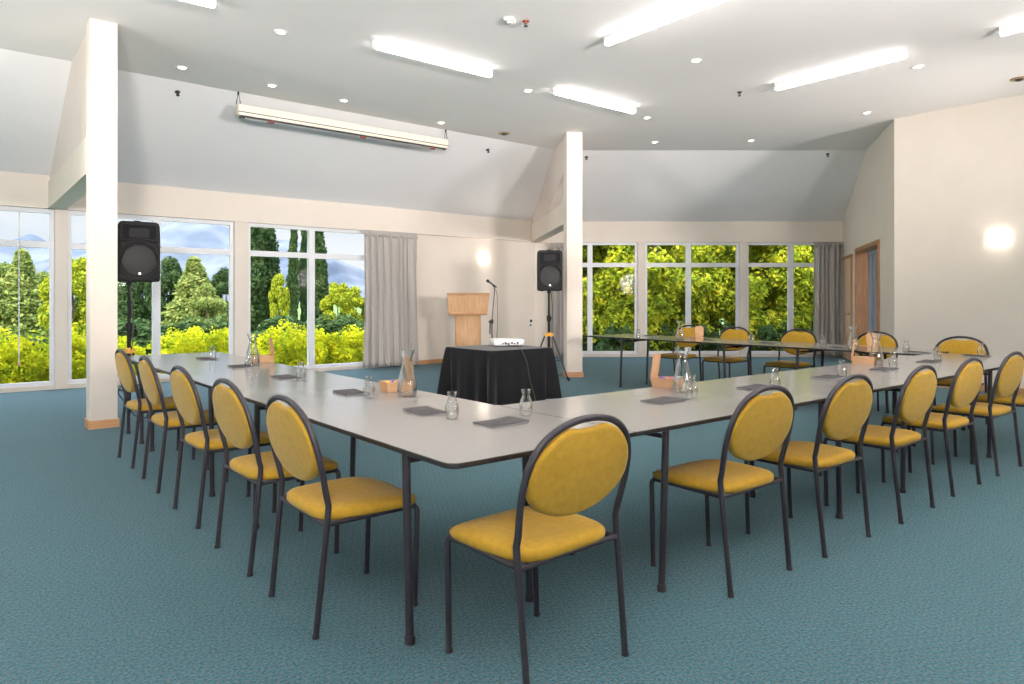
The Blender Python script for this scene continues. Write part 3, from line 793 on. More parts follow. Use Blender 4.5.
def shell(prof, th, n=24):
    """closed thin-walled lathe profile"""
    inner = [(max(r - th, .001), max(z, prof[0][1] + th)) for r, z in reversed(prof)]
    return [(.001, prof[0][1])] + prof + inner + [(.001, prof[0][1] + th)]
gproto = [None]
def tumbler(px, py, label):
    p = on_z(px, py, HT)
    if gproto[0] is None:
        b = MB(); b.lathe(shell([(.026, 0), (.030, .004), (.0325, .03), (.032, .055), (.026, .078), (.019, .094), (.018, .104), (.0215, .112), (.0225, .122), (.021, .126)], .0022), 24)
        gproto[0] = tag(b.build('drinking_glass', M['glass'], angle=60), label, 'glass', 'small bottle-shaped glasses'); gproto[0].location = (p.x, p.y, HT)
        return
    o = gproto[0].copy(); COL.objects.link(o); o.location = (p.x, p.y, HT); o['label'] = label
for px, py, l in [(452, 418.5, 'small bottle-shaped glass at the near corner of the left arm'),
                  (526, 415.5, 'small bottle-shaped glass behind the largest chair, facing the black clothed table'),
                  (369, 398, 'small bottle-shaped glass left of the kraft box on the left arm'),
                  (301, 380, 'small bottle-shaped glass midway along the left arm'),
                  (249, 366.5, 'small bottle-shaped glass before the farthest carafe of the left arm'),
                  (212.5, 360, 'small bottle-shaped glass farthest along the left arm'),
                  (692, 397, 'small bottle-shaped glass, right one beside the kraft box on the front arm'),
                  (687, 399, 'small bottle-shaped glass, left one beside the kraft box on the front arm'),
                  (775, 387.5, 'small bottle-shaped glass behind the second chair of the front row'),
                  (842, 377.5, 'small bottle-shaped glass behind the third chair of the front row'),
                  (893, 367.5, 'small bottle-shaped glass right of the right kraft box on the front arm'),
                  (937.5, 359, 'small bottle-shaped glass left in front of the end chair'),
                  (981, 355.5, 'small bottle-shaped glass right in front of the end chair'),
                  (906, 351.5, 'small bottle-shaped glass near the meeting of front and far arms'),
                  (638, 337.5, 'small bottle-shaped glass at the left end of the far arm'),
                  (751, 342.5, 'small bottle-shaped glass on the far arm beside its second chair'),
                  (823, 347, 'small bottle-shaped glass on the far arm before the curtain')]:
    tumbler(px, py, l)
cproto = [None]
def carafe(px, py, label):
    p = on_z(px, py, HT)
    if cproto[0] is None:
        t = thing('glass_carafe', label, 'carafe', (p.x, p.y, HT), 0, 'glass water carafes')
        b = MB(); b.lathe(shell([(.050, 0), (.056, .005), (.058, .03), (.055, .07), (.045, .12), (.033, .165), (.026, .195), (.0255, .205), (.031, .225), (.041, .25), (.045, .268)], .0025), 32)
        b.build('vessel', M['glass'], t, angle=60)
        w = MB(); w.lathe([(.001, .0035), (.0545, .005), (.0555, .03), (.0525, .07), (.050, .088), (.001, .088)], 32); w.build('water', M['water'], t, angle=60)
        cproto[0] = t; return
    copy_thing(cproto[0], (p.x, p.y, HT), 0, label)
for px, py, l in [(407, 395.5, 'glass carafe beside the kraft box on the near half of the left arm'),
                  (252.5, 365, 'glass carafe far along the left arm, before the windows'),
                  (682.5, 391.5, 'glass carafe beside the kraft box in the middle of the front arm'),
                  (876, 364, 'glass carafe on the front arm, right of the right kraft box'),
                  (680, 339.5, 'glass carafe at the left part of the far arm'),
                  (853, 349.5, 'glass carafe on the far arm before the light wood door')]:
    carafe(px, py, l)
def kraft_box(px, py, rz, label, round_lid=False, sweets=8):
    p = on_z(px, py, HT)
    t = thing('kraft_box', label, 'box', (p.x, p.y, HT), rz, 'open kraft boxes')
    th = .002; a0, b0, a1, b1, h = .085, .052, .095, .062, .060
    b = MB()
    o0 = [(-a0, -b0), (a0, -b0), (a0, b0), (-a0, b0)]; o1 = [(-a1, -b1), (a1, -b1), (a1, b1), (-a1, b1)]
    vs = [(x, y, 0) for x, y in o0] + [(x, y, h) for x, y in o1] + [(x * .975, y * .96, h) for x, y in o1] + [(x * .97, y * .95, th) for x, y in o0]
    b.add(vs, [(3, 2, 1, 0)] + [(i, (i + 1) % 4, 4 + (i + 1) % 4, 4 + i) for i in range(4)] + [(4 + i, 4 + (i + 1) % 4, 8 + (i + 1) % 4, 8 + i) for i in range(4)] + [(8 + i, 8 + (i + 1) % 4, 12 + (i + 1) % 4, 12 + i) for i in range(4)] + [(12, 13, 14, 15)])
    b.build('tray', M['kraft'], t, smooth=False)
    # raised lid hinged at one short end
    l = MB(); prof = rrect(-.060, .060, 0, .150, .018 if not round_lid else .04, 5)
    l.prism(prof, 0, .002, 0, T(-a1, 0, h, rz=-PI / 2, rx=0) @ Matrix.Rotation(math.radians(-98), 4, 'X') @ Matrix.Scale(-1, 4, (0, 1, 0)))
    l.build('lid', M['kraft'], t, smooth=False)
    rnd = random.Random(int(px)); cols = ['purple', 'yellow', 'pink', 'blue', 'yellow', 'green']
    ca, sa = math.cos(rz), math.sin(rz)
    for k in range(sweets):
        lx, ly = -.055 + .11 * (k % 4) / 3 + rnd.uniform(-.006, .006), -.02 + .04 * (k // 4) + rnd.uniform(-.005, .005)
        s = MB(); s.lathe([(.001, -.012), (.009, -.009), (.013, 0), (.009, .009), (.001, .012)], 10)
        s.lathe([(.009, -.022), (.002, -.012), (.002, .012), (.009, .022)], 8)
        o = s.build('wrapped_sweet', M['sweet_' + cols[(k + int(px)) % 6]])
        o.location = (p.x + lx * ca - ly * sa, p.y + lx * sa + ly * ca, HT + .047 + rnd.uniform(-.004, .006)); o.rotation_euler = (PI / 2, rnd.uniform(0, 3), rnd.uniform(0, 3))
        tag(o, 'wrapped sweet ' + 'in ' + label, 'sweet', 'wrapped sweets in the kraft boxes')
kraft_box(397, 390.5, -TH - 2.53, 'the open kraft box beside the nearest carafe on the left arm')
kraft_box(262, 362, -TH - 2.53, 'the open kraft box far along the left arm, before the windows', sweets=4)
kraft_box(668, 387, -TH - .61, 'the open kraft box in the middle of the front arm')
kraft_box(864, 363.5, -TH - .61, 'the open kraft box at the right part of the front arm', sweets=6)
kraft_box(697, 341, -TH + PI / 2 + .1, 'the open kraft box on the far arm before its leftmost chair', True, 0)
kraft_box(867, 351.5, -TH + PI / 2 + .1, 'the open kraft box on the far arm behind the right carafes', True, 0)

# ------------------------------------------------------------------ clothed table and projector
TX0, TX1, TY0, TY1 = 4.62, 5.52, 6.08, 6.98
t = thing('side_table', 'square table hidden under the black cloth, one foot showing', 'table', ((TX0 + TX1) / 2, (TY0 + TY1) / 2, 0))
b = MB(); b.rbox(-.44, .44, -.44, .44, .705, .732, .006); b.build('tabletop', M['laminate'], t)
for sx in (-1, 1):
    for sy in (-1, 1):
        g = MB(); g.tube([(sx * .43, sy * .43, 0), (sx * .42, sy * .42, .706)], .016, 10); g.build('leg', M['chrome'], t)
rnd = random.Random(4)
per = rrect(TX0, TX1, TY0, TY1, .02, 2); cx, cy = (TX0 + TX1) / 2, (TY0 + TY1) / 2
N = 240; pts = []
for i in range(N):   # points round the table edge
    s = 4 * i / N; k = int(s); f = s - k
    c4 = [(TX0, TY0), (TX1, TY0), (TX1, TY1), (TX0, TY1)]
    a, c = Vector(c4[k]), Vector(c4[(k + 1) % 4]); pts.append((a + (c - a) * f, f, k))
vs = [(cx + (p_.x - cx) * .96, cy + (p_.y - cy) * .96, .742) for p_, f, k in pts]; lev = 14
vs += [(cx + (p_.x - cx) * 1.0, cy + (p_.y - cy) * 1.0, .738) for p_, f, k in pts]
for j in range(1, lev + 1):
    h = j / lev
    for i, (p_, f, k) in enumerate(pts):
        edge = min(f, 1 - f)                       # 0 at a corner
        nrm = [Vector((0, -1)), Vector((1, 0)), Vector((0, 1)), Vector((-1, 0))][k]
        nn = [Vector((-1, 0)), Vector((0, -1)), Vector((1, 0)), Vector((0, 1))][k] if f < .5 else [Vector((1, 0)), Vector((0, 1)), Vector((-1, 0)), Vector((0, -1))][k]
        wgt = max(0, 1 - edge / .14)
        d_ = (nrm + nn * wgt * .9).normalized()
        fold = .5 + .5 * math.cos(2 * PI * (f * 2.4 + .3 * k)) ; fold2 = math.sin(2 * PI * f * 5 + k)
        off = h ** .8 * (.012 + .030 * fold * (1 - wgt) + .006 * fold2 * (1 - wgt) + .10 * math.exp(-(edge / .05) ** 2))
        off -= h * .05 * math.exp(-((edge - .10) / .045) ** 2)
        z = .735 - h * (.735 - .15 + .03 * math.sin(f * PI) - .0 * wgt)
        vs.append((p_.x + d_.x * off, p_.y + d_.y * off, z))
b = MB(); b.rings(vs, N, lev + 2, False); b.add([vs[i] for i in range(N)], [tuple(range(N))])
o = b.build('tablecloth', M['cloth'], angle=70); tag(o, 'black cloth draped to near the floor over the square table', 'tablecloth')
pj = on_z(507, 346, .745)
t = thing('projector', 'white video projector on the black clothed table', 'projector', (pj.x, pj.y, .745), math.radians(-25))
b = MB(); b.rbox(-.19, .19, -.13, .13, .012, .088, .014); b.build('housing', M['projector'], t)
for sx in (-1, 1):
    for sy in (-1, 1):
        g = MB(); g.lathe([(.012, -.003), (.012, .014)], 10, T(sx * .15, sy * .09, 0), True); g.build('foot', M['darkgrey'], t)
g = MB(); g.lathe([(.001, .0), (.028, .0), (.030, .02), (.038, .022), (.038, 0)], 20, T(.08, .13, .052, rx=-PI / 2)); g.build('lens', M['darkgrey'], t)
g = MB()
for i, x in enumerate((-.09, -.06, -.02, .02, .05, .09)): g.box(x, x + .02, -.1325, -.129, .03, .045 + .012 * (i % 2))
g.build('port_panel', M['darkgrey'], t)
g = MB(); g.rbox(-.05, .05, -.04, .0, .088, .091, .001); g.build('button_pad', M['fitting'], t)
c = MB(); base = Vector((pj.x, pj.y, .745)); ca, sa = math.cos(math.radians(-25)), math.sin(math.radians(-25))
def pl(x, y, z): return (base.x + x * ca - y * sa, base.y + x * sa + y * ca, z)
e0 = pl(-.04, -.13, .79)
c.tube(spline([e0, pl(-.03, -.19, .775), pl(.02, -.24, .752), (5.02, TY0 - .01, .752), (5.05, TY0 - .09, .60), (5.08, TY0 - .11, .40), (5.12, TY0 - .15, .20), (5.16, TY0 - .15, .02), (5.3, TY0 - .2, .008), (5.9, TY0 + .2, .008)], 6), .005, 6)
tag(c.build('projector_cable', M['darkgrey']), 'black cable running down the front of the black cloth', 'cable')

# ------------------------------------------------------------------ lectern, microphone
lc = W(-.835 * .985, 13.0); la = -TH * .85
t = thing('lectern', 'light wood lectern standing against the cream wall', 'lectern', (*lc, 0), la)
b = MB(); b.rbox(-.235, .235, -.16, .16, 0, 1.05, .006); b.build('pedestal', M['lectern'], t)
b = MB(); b.rbox(-.32, .32, -.24, .22, 0, .05, .006); b.build('base', M['lectern'], t)
b = MB(); vs = []
for z, w_, d0, d1 in [(1.02, .345, -.23, .20), (1.05, .35, -.24, .22), (1.40, .385, -.26, .24)]:
    vs += [(-w_, d0, z), (w_, d0, z), (w_, d1, z - (.0 if z < 1.3 else .12)), (-w_, d1, z - (.0 if z < 1.3 else .12))]
b.rings(vs, 4, 3, True); hd = b.build('head', M['lectern'], t, smooth=False)
g = MB()
for x0, x1, z0, z1 in ((-.36, .36, 1.375, 1.40), (-.34, .34, 1.05, 1.085)): g.box(x0, x1, -.262, -.235, z0, z1)
g.box(-.36, -.32, -.262, -.235, 1.085, 1.375); g.box(.32, .36, -.262, -.235, 1.085, 1.375)
g.build('front_frame', M['wood'], hd, smooth=False)
g = MB(); g.box(-.39, .39, -.275, -.25, 1.395, 1.43); g.box(-.39, .39, -.275, .25, 1.40, 1.42, T(0, 0, 0, rx=0)); g.build('top_board', M['wood'], t, smooth=False)

mc = Vector(W(-.355, 12.35))
t = thing('microphone_stand', 'black microphone stand right of the lectern', 'microphone stand', (mc.x, mc.y, 0), -TH)
b = MB()
for k in range(3):
    a = 2 * PI * k / 3 + .4; b.tube([(0, 0, .10), (.30 * math.cos(a), .30 * math.sin(a), .012)], .009, 8)
b.build('tripod_base', M['metal_dark'], t)
b = MB(); b.tube([(0, 0, .08), (.0, 0, .93)], .012, 10); b.tube([(0, 0, .9), (.05, 0, 1.53)], .008, 10); b.build('pole', M['metal_dark'], t)
b = MB(); b.lathe([(.001, -.04), (.025, -.035), (.03, 0), (.025, .035), (.001, .04)], 14, T(.0, 0, .92)); b.lathe([(.001, -.03), (.02, -.02), (.02, .02), (.001, .03)], 12, T(-.03, -.02, .92, ry=PI / 2)); b.build('clutch', M['metal_dark'], t)
b = MB(); b.tube([(.06, 0, 1.51), (.0, -.01, 1.58)], .010, 8); b.tube([(-.03, -.02, .90), (-.035, -.02, .70)], .012, 8); b.build('boom', M['metal_dark'], t)
b = MB(); b.tube(spline([(.03, -.0, 1.50), (.085, .0, 1.42), (.10, .01, 1.0), (.08, .01, .5), (.06, 0, .1)], 5), .004, 6); b.build('cable', M['metal_dark'], t)
o = MB(); o.lathe([(.001, -.17), (.010, -.165), (.014, -.03), (.016, 0), (.024, .01), (.027, .03), (.022, .052), (.001, .06)], 16, Matrix.Translation((mc.x, mc.y, 0)) @ Matrix.Rotation(-TH, 4, 'Z') @ Matrix.Translation((-.05, -.02, 1.62)) @ Matrix.Rotation(math.radians(-55), 4, 'Y'))
tag(o.build('microphone', M['darkgrey']), 'black handheld microphone clipped on the stand', 'microphone')

# ------------------------------------------------------------------ speakers on tripod stands
def speaker_stand(loc, rz, top, label, lrz):
    t = thing('speaker_stand', label, 'speaker stand', (*loc, 0), rz, 'black tripod speaker stands')
    b = MB(); b.tube([(0, 0, .05), (0, 0, .95)], .021, 12); b.build('lower_pole', M['black'], t)
    b = MB(); b.tube([(0, 0, .9), (0, 0, top)], .017, 12); b.lathe([(.001, 0), (.03, .005), (.03, .05), (.02, .06)], 14, T(0, 0, top - .06), True); b.build('upper_pole', M['black'], t)
    b = MB(); b.lathe([(.022, -.05), (.034, -.04), (.034, .04), (.022, .05)], 14, T(0, 0, 1.0)); b.tube([(.03, 0, 1.0), (.07, 0, 1.0)], .012, 8); b.build('height_knob', M['black'], t)
    b = MB(); b.lathe([(.022, -.03), (.045, -.025), (.05, .02), (.022, .035)], 14, T(0, 0, .74)); 
    for k in range(3):
        a = lrz + 2 * PI * k / 3; b.box(.02, .085, -.018, .018, .71, .75, Matrix.Rotation(a, 4, 'Z'))
    b.build('collar', M['orange'], t)
    b = MB(); b.lathe([(.022, -.02), (.04, -.02), (.04, .02), (.022, .02)], 14, T(0, 0, .30)); b.build('spreader_ring', M['black'], t)
    for k in range(3):
        a = lrz + 2 * PI * k / 3; ca, sa = math.cos(a), math.sin(a)
        g = MB(); g.tube([(.07 * ca, .07 * sa, .73), (.37 * ca, .37 * sa, .02)], .013, 8); lg = g.build('leg', M['metal_dark'], t)
        g = MB(); g.tube([(.35 * ca, .35 * sa, .06), (.385 * ca, .385 * sa, .012)], .019, 10); g.build('rubber_foot', M['black'], lg)
        g = MB(); g.tube([(.03 * ca, .03 * sa, .30), (.235 * ca, .235 * sa, .335)], .008, 6); g.build('strut', M['metal_dark'], t)
    return t
def speaker(loc, rz, z, label):
    t = thing('loudspeaker', label, 'loudspeaker', (*loc, z), rz, 'black loudspeakers on stands')
    w, d, H = .212, .17, .67
    # cabinet: front is -y; tapers to the back, bowed top
    b = MB(); vs = []
    for k, zz in enumerate([.0, .012, .05, .5, .60, .628, .64]):
        ws = [.93, .985, 1., 1., .985, .94, .86][k]
        fr = rrect(-w * ws, w * ws, -d, d, .03, 3)
        for x, y in fr:
            tb = (y + d) / (2 * d); xx = x * (1 - .28 * tb)
            bow = .018 * (1 - (x / w) ** 2) * (k >= 4)
            vs.append((xx, y * (1 if k not in (0, 6) else .95), zz + bow - .02 * tb * (k >= 4)))
    b.rings(vs, len(fr), 7, True); cb = b.build('cabinet', M['black'], t, angle=50)
    # horn: shallow flare in the upper front, recess shade put into its darker colour
    g = MB(); vs = []
    for (hw, hh, yy) in [(.160, .085, -d - .006), (.148, .074, -d - .004), (.085, .045, -d + .001), (.032, .030, -d + .002)]:
        vs += [(x, yy, .525 + z_) for x, z_ in rrect(-hw, hw, -hh, hh, .012, 3)]
    g.rings(vs, 16, 4, False); g.add([(x, -d + .002, .525 + z_) for x, z_ in rrect(-.032, .032, -.03, .03, .012, 3)], [tuple(range(16))])
    g.build('horn', M['cloth'], t)
    # bezel arch and round grille
    g = MB(); ar = [(.185 * math.cos(a), -d - .012, .245 + .185 * math.sin(a)) for a in [PI * (-.02 + 1.04 * i / 20) for i in range(21)]]
    g.tube(ar, .014, 8); g.tube([(-.17, -d - .006, .44), (0, -d - .012, .452), (.17, -d - .006, .44)], .016, 8); g.build('bezel', M['black'], t)
    g = MB(); n = 32; vs = []
    for r_, y_ in ((.172, -d - .002), (.165, -d - .012), (.12, -d - .022), (.06, -d - .027), (.004, -d - .028)):
        vs += [(r_ * math.cos(2 * PI * i / n), y_, .225 + r_ * math.sin(2 * PI * i / n)) for i in range(n)]
    g.rings(vs, n, 5, True); gr = g.build('grille', M['grille'], t)
    g = MB(); g.lathe([(.001, 0), (.014, 0), (.014, .004), (.001, .005)], 14, T(0, -d - .022, .085, rx=PI / 2)); g.build('badge', M['silver'], t)
    for s in (-1, 1):
        g = MB()
        for k in range(4): g.tube([(s * .19, -d - .003, .17 - .03 * k), (s * (.10 - .0 * k), -d - .003, .10 - .025 * k)] if k < 3 else [(s * .18, -d - .003, .06), (s * .12, -d - .003, .03)], .005, 6)
        g.build('vent', M['black'], t)
    g = MB(); g.box(-.03, .03, -.02, .02, .64, .672); g.build('top_handle', M['black'], t)
    for s in (-1, 1):
        g = MB(); g.lathe([(.016, -.012), (.018, .004)], 10, T(s * .12, -.10, 0), True); g.build('foot', M['darkgrey'], t)
def off(loc, a, r): return (loc[0] + r * math.cos(a), loc[1] + r * math.sin(a))
L1 = W((129 - 512) / F * 7.70, 7.70)
speaker_stand(L1, 0, 1.52, 'black tripod speaker stand right of the left column', PI / 2 - TH)
speaker(W((137 - 512) / F * 7.68, 7.68), -TH + math.radians(36), 1.50, 'black loudspeaker on its stand right of the left column')
L2 = W(.60, 11.35)
speaker_stand(L2, 0, 1.47, 'black tripod speaker stand left of the right column', math.radians(-75))
speaker(W(.60, 11.35), -TH + math.radians(3), 1.45, 'black loudspeaker on its stand left of the right column')
c = MB(); c.tube(spline([(L2[0], L2[1] - .03, 1.5), (L2[0] + .03, L2[1] - .05, 1.2), (L2[0] + .04, L2[1] - .04, .6), (L2[0] + .1, L2[1] - .1, .02), (L2[0] + .4, L2[1] + .3, .006), (CR.x + .25, CR.y + .35, .006)], 6), .006, 6)
tag(c.build('speaker_cable', M['darkgrey']), 'black speaker cable dropping down the right stand to the floor', 'cable')
c = MB(); a_ = Vector(L1); c.tube(spline([(a_.x, a_.y - .03, 1.45), (a_.x + .03, a_.y - .05, .9), (a_.x - .05, a_.y - .06, .45), (a_.x - .12, a_.y - .1, .3), (a_.x - .02, a_.y - .1, .15), (a_.x + .1, a_.y - .15, .008), (a_.x + .7, a_.y + .3, .008)], 6), .006, 6)
tag(c.build('speaker_cable', M['darkgrey']), 'black speaker cable looping beside the left column', 'cable')

# ------------------------------------------------------------------ outside
GZ = -.35
b = MB(); b.box(-200, 320, 12.6, 420, GZ - .5, GZ); b.box(12.6, 320, -60, 12.6, GZ - .5, GZ); b.box(-200, UF - .3, -60, 12.6, GZ - .5, GZ)
structure(b.build('ground', M['grass'], smooth=False), 'grass outside the building')

def foliage(n, fn, size, seed, core=None):
    """leaf cards scattered by fn(rnd) -> (point, outward) ; plus an irregular solid core"""
    rnd = random.Random(seed); vs, fs = [], []
    for _ in range(n):
        p, o_ = fn(rnd)
        nrm = Vector((rnd.gauss(0, 1), rnd.gauss(0, 1), rnd.gauss(0, 1))).normalized() + o_ * .7 + Vector((0, 0, .3)); nrm.normalize()
        a = nrm.orthogonal().normalized(); a = (Matrix.Rotation(rnd.uniform(0, 6.28), 3, nrm) @ a); c_ = nrm.cross(a)
        s = size * rnd.uniform(.6, 1.3); k = len(vs)
        vs += [p + a * s, p + c_ * s * .55 + nrm * s * .15, p - a * s, p - c_ * s * .55 + nrm * s * .15]
        fs.append((k, k + 1, k + 2, k + 3))
    m_ = MB(); m_.add(vs, fs)
    return m_
def blob(m_, c_, r, seed, n=20, k=12):
    vs = []
    for j in range(k + 1):
        a = -PI / 2 + PI * j / k
        for i in range(n):
            q = 2 * PI * i / n; d_ = Vector((math.cos(q) * math.cos(a), math.sin(q) * math.cos(a), math.sin(a)))
            f_ = 1 + .22 * mnoise.noise(d_ * 2.3 + Vector((seed, 0, 0)))
            vs.append((c_[0] + d_.x * r[0] * f_, c_[1] + d_.y * r[1] * f_, c_[2] + d_.z * r[2] * f_))
    m_.rings(vs, n, k + 1, True)
def crown_fn(clumps):
    def fn(rnd):
        c_, r = clumps[rnd.randrange(len(clumps))]
        d_ = Vector((rnd.gauss(0, 1), rnd.gauss(0, 1), rnd.gauss(0, 1))).normalized()
        k = rnd.uniform(.55, 1.08)
        return Vector((c_[0] + d_.x * r[0] * k, c_[1] + d_.y * r[1] * k, c_[2] + d_.z * r[2] * k)), d_
    return fn
def tree_mesh(kind, seed):
    rnd = random.Random(seed)
    if kind == 'poplar':     # unit: height 10
        cl = [((rnd.uniform(-.25, .25), rnd.uniform(-.25, .25), 1.2 + i * .42), (.95 * (1 - abs(i - 8) / 16) + .15,) * 2 + (.75,)) for i in range(21)]
        core = [((0, 0, 5.0), (.38, .38, 4.0))]; n, s = 11000, .19
    elif kind == 'conifer':
        cl = [((rnd.uniform(-.35, .35) * (1 - i / 20), rnd.uniform(-.35, .35) * (1 - i / 20), 1.2 + i * .43), (2.4 * (1 - i / 21) + .15,) * 2 + (.5,)) for i in range(20)]
        core = [((0, 0, 4.0), (1.0, 1.0, 3.2))]; n, s = 12000, .20
    elif kind == 'round':
        cl = []
        for i in range(26):
            d_ = Vector((rnd.gauss(0, 1), rnd.gauss(0, 1), rnd.gauss(0, .9))).normalized()
            cl.append(((d_.x * 2.3, d_.y * 2.3, 5.2 + d_.z * 3.2), (rnd.uniform(.9, 1.4),) * 2 + (rnd.uniform(.7, 1.1),)))
        core = [((0, 0, 5.1), (1.6, 1.6, 2.6))]; n, s = 19000, .20
    else:                    # bushy tree leafed to the ground
        cl = []
        for i in range(46):
            a = rnd.uniform(0, 2 * PI); z = rnd.uniform(.3, 6.2); rr = 1.7 * (1 - (z / 8.5) ** 2)
            cl.append(((rr * math.cos(a), rr * math.sin(a), z), (rnd.uniform(.4, .75),) * 2 + (rnd.uniform(.4, .8),)))
        core = [((0, 0, 3.0), (1.15, 1.15, 3.0))]; n, s = 26000, .09
    m_ = foliage(n, crown_fn(cl), s, seed)
    return m_
def tree(kind, seed, name, label, cat, loc, h, group, leaf, w=1.):
    t = thing(name, label, cat, (loc[0], loc[1], GZ), random.Random(seed).uniform(0, 6), group)
    key = (kind, seed % 3, leaf)
    if key not in tcache:
        o = tree_mesh(kind, seed % 3 + 7).build('crown', M[leaf], t, smooth=False); tcache[key] = o
        tr = MB(); tr.tube([(0, 0, 0), (.05, 0, 3), (0, .05, 7)], [.22, .16, .05], 8); tk = tr.build('trunk', M['bark'], t); tcache[key + ('t',)] = tk
    else:
        for o in (tcache[key], tcache[key + ('t',)]):
            c_ = o.copy(); COL.objects.link(c_); c_.parent = t
    t.scale = (w * h / 10, w * h / 10, h / 10)
    return t
tcache = {}
GT = 'trees beyond the hedge outside the left windows'
def at_px(px, v):   # point on the ground line v seen in image column px
    d = ray(px, 300); k = v / d.y; return (d.x * k, v)
def hgt(px, v, ytop): return on_v(px, ytop, v).z - GZ
# (column, v distance, top row, kind, seed, leaf, width, label)
TREES = [
 (-25, 30, 262, 'round', 1, 'leaf_light', .8, 'pale tree outside at the left edge of the leftmost window'),
 (4, 33, 256, 'round', 2, 'leaf_light', 1.0, 'pale green tree rising behind the white building'),
 (22, 30, 248, 'conifer', 1, 'leaf_light', 1.3, 'slim pale tree behind the white pull cord'),
 (44, 34, 266, 'round', 2, 'leaf_light', .9, 'low pale tree at the right side of the leftmost window'),
 (73, 24, 246, 'round', 3, 'leaf_mid', .8, 'yellow-green tree filling the narrow pane left of the column'),
 (100, 30, 255, 'round', 1, 'leaf_dark', .8, 'tree hidden behind the left column'),
 (128, 28, 262, 'conifer', 4, 'leaf_dark', 1.0, 'dark tree under the left loudspeaker'),
 (143, 31, 250, 'round', 5, 'leaf_dark', .7, 'dark tree beside the left loudspeaker'),
 (165, 28, 250, 'round', 5, 'leaf_dark', .75, 'dark teal-green tree left of the pale pointed tree'),
 (194, 25, 256, 'conifer', 3, 'leaf_light', 1.5, 'pale pointed tree in the middle of the second window'),
 (207, 24, 278, 'round', 2, 'leaf_light', .75, 'low pale tree at the foot of the pale pointed tree'),
 (226, 30, 262, 'round', 2, 'leaf_dark', .75, 'dark pine at the right of the second window'),
 (252, 27, 205, 'poplar', 1, 'leaf_dark', .80, 'tall dark poplar at the left of the third window'),
 (268, 28, 200, 'poplar', 2, 'leaf_dark', .75, 'tallest dark poplar in the third window'),
 (279, 25, 268, 'round', 4, 'leaf_mid', .42, 'bright green tree between the two poplars'),
 (293, 27, 212, 'poplar', 3, 'leaf_dark', .40, 'slim dark poplar left of the mullion'),
 (304, 29, 218, 'poplar', 1, 'leaf_dark', .35, 'slim dark poplar mostly behind the mullion'),
 (319, 26, 208, 'poplar', 2, 'leaf_dark', .60, 'dark poplar right of the mullion'),
 (338, 24, 276, 'round', 3, 'leaf_mid', .75, 'bright round tree right of the last poplar'),
 (356, 25, 282, 'round', 2, 'leaf_mid', .8, 'bright round tree beside the left curtain'),
 (380, 26, 280, 'round', 1, 'leaf_mid', .8, 'bright round tree hidden behind the left curtain')]
for px, v_, yt, kd, sd, lf, w_, lb in TREES:
    tree(kd, sd, 'poplar' if kd == 'poplar' else 'tree', lb, 'tree', at_px(px, v_), hgt(px, v_, yt), GT, lf, w_ * 1.0)
# low dark undergrowth behind the hedge and the bright hedge itself
def shrub_mesh(seed, n, size, r=(.75, .6, .55)):
    rnd = random.Random(seed); cl = []
    for i in range(22):
        a = rnd.uniform(0, 2 * PI); k = rnd.uniform(.2, 1)
        cl.append(((r[0] * k * math.cos(a), r[1] * k * math.sin(a), rnd.uniform(.15, .95) * r[2] * 1.7), (rnd.uniform(.14, .26) * r[0] / .75,) * 2 + (rnd.uniform(.14, .28) * r[0] / .75,)))
    m_ = foliage(n, crown_fn(cl), size, seed); blob(m_, (0, 0, r[2] * .75), (r[0] * .55, r[1] * .5, r[2] * .5), seed); return m_
hed = [shrub_mesh(i, 3800, .038).build('shrub', M['leaf_yellow'], smooth=False) for i in range(3)]
under = [shrub_mesh(i + 10, 4200, .10, (1.3, 1.0, .8)).build('shrub', M['leaf_dark'], smooth=False) for i in range(2)]
used = set(); rnd = random.Random(8)
def put(protos, i, x, y, s, sz, label, group, zrot=None):
    o = protos[i % len(protos)]
    if o.name in used: o = o.copy(); COL.objects.link(o)
    used.add(o.name); o.location = (x, y, GZ - .02); o.rotation_euler = (0, 0, rnd.uniform(0, 6.28) if zrot is None else zrot); o.scale = (s, s, sz)
    tag(o, label, 'shrub', group)
for i in range(19):
    x = -3.2 + i * .72
    put(hed, i, x, 14.35 + rnd.uniform(-.15, .15), rnd.uniform(.95, 1.15), rnd.uniform(.95, 1.18) * (1.08 if x < 1.5 else .98), 'yellow-green shrub in the low hedge outside the left windows', 'yellow-green hedge shrubs outside the left windows')
for i in range(13):
    x = -5 + i * 1.9
    put(under, i, x, 19.5 + rnd.uniform(-1, 1), rnd.uniform(1.0, 1.4), rnd.uniform(.5, .72), 'dark green undergrowth shrub behind the yellow hedge', 'dark undergrowth shrubs behind the hedge')
# trees close outside the far windows
GF = 'bushy yellow-green trees outside the far windows'
FAR = [(572, 20.0, 'left of'), (607, 19.6, 'first'), (654, 19.2, 'second'), (700, 20.2, 'third'), (744, 19.3, 'fourth'), (785, 19.8, 'fifth'), (826, 20.4, 'sixth'), (868, 20.0, 'beyond')]
nm = {'left of': 'bushy yellow-green tree behind the right column', 'first': 'bushy tree filling the far window pane nearest the right column',
      'second': 'bushy yellow-green tree right of the first cream post in the far windows', 'third': 'bushy tree behind the leftmost far chair and mullion',
      'fourth': 'bushy yellow-green tree behind the second far cream post', 'fifth': 'bushy yellow-green tree in the fourth far window pane',
      'sixth': 'bushy tree at the edge of the right grey curtain', 'beyond': 'bushy tree outside the window of the next room'}
for i, (px, Y_, k) in enumerate(FAR):
    X_ = (px - 512) / F * Y_
    tree('bushy', i, 'tree', nm[k], 'tree', W(X_, Y_), 7.2 + .5 * (i % 3), GF, 'leaf_mid', .95)
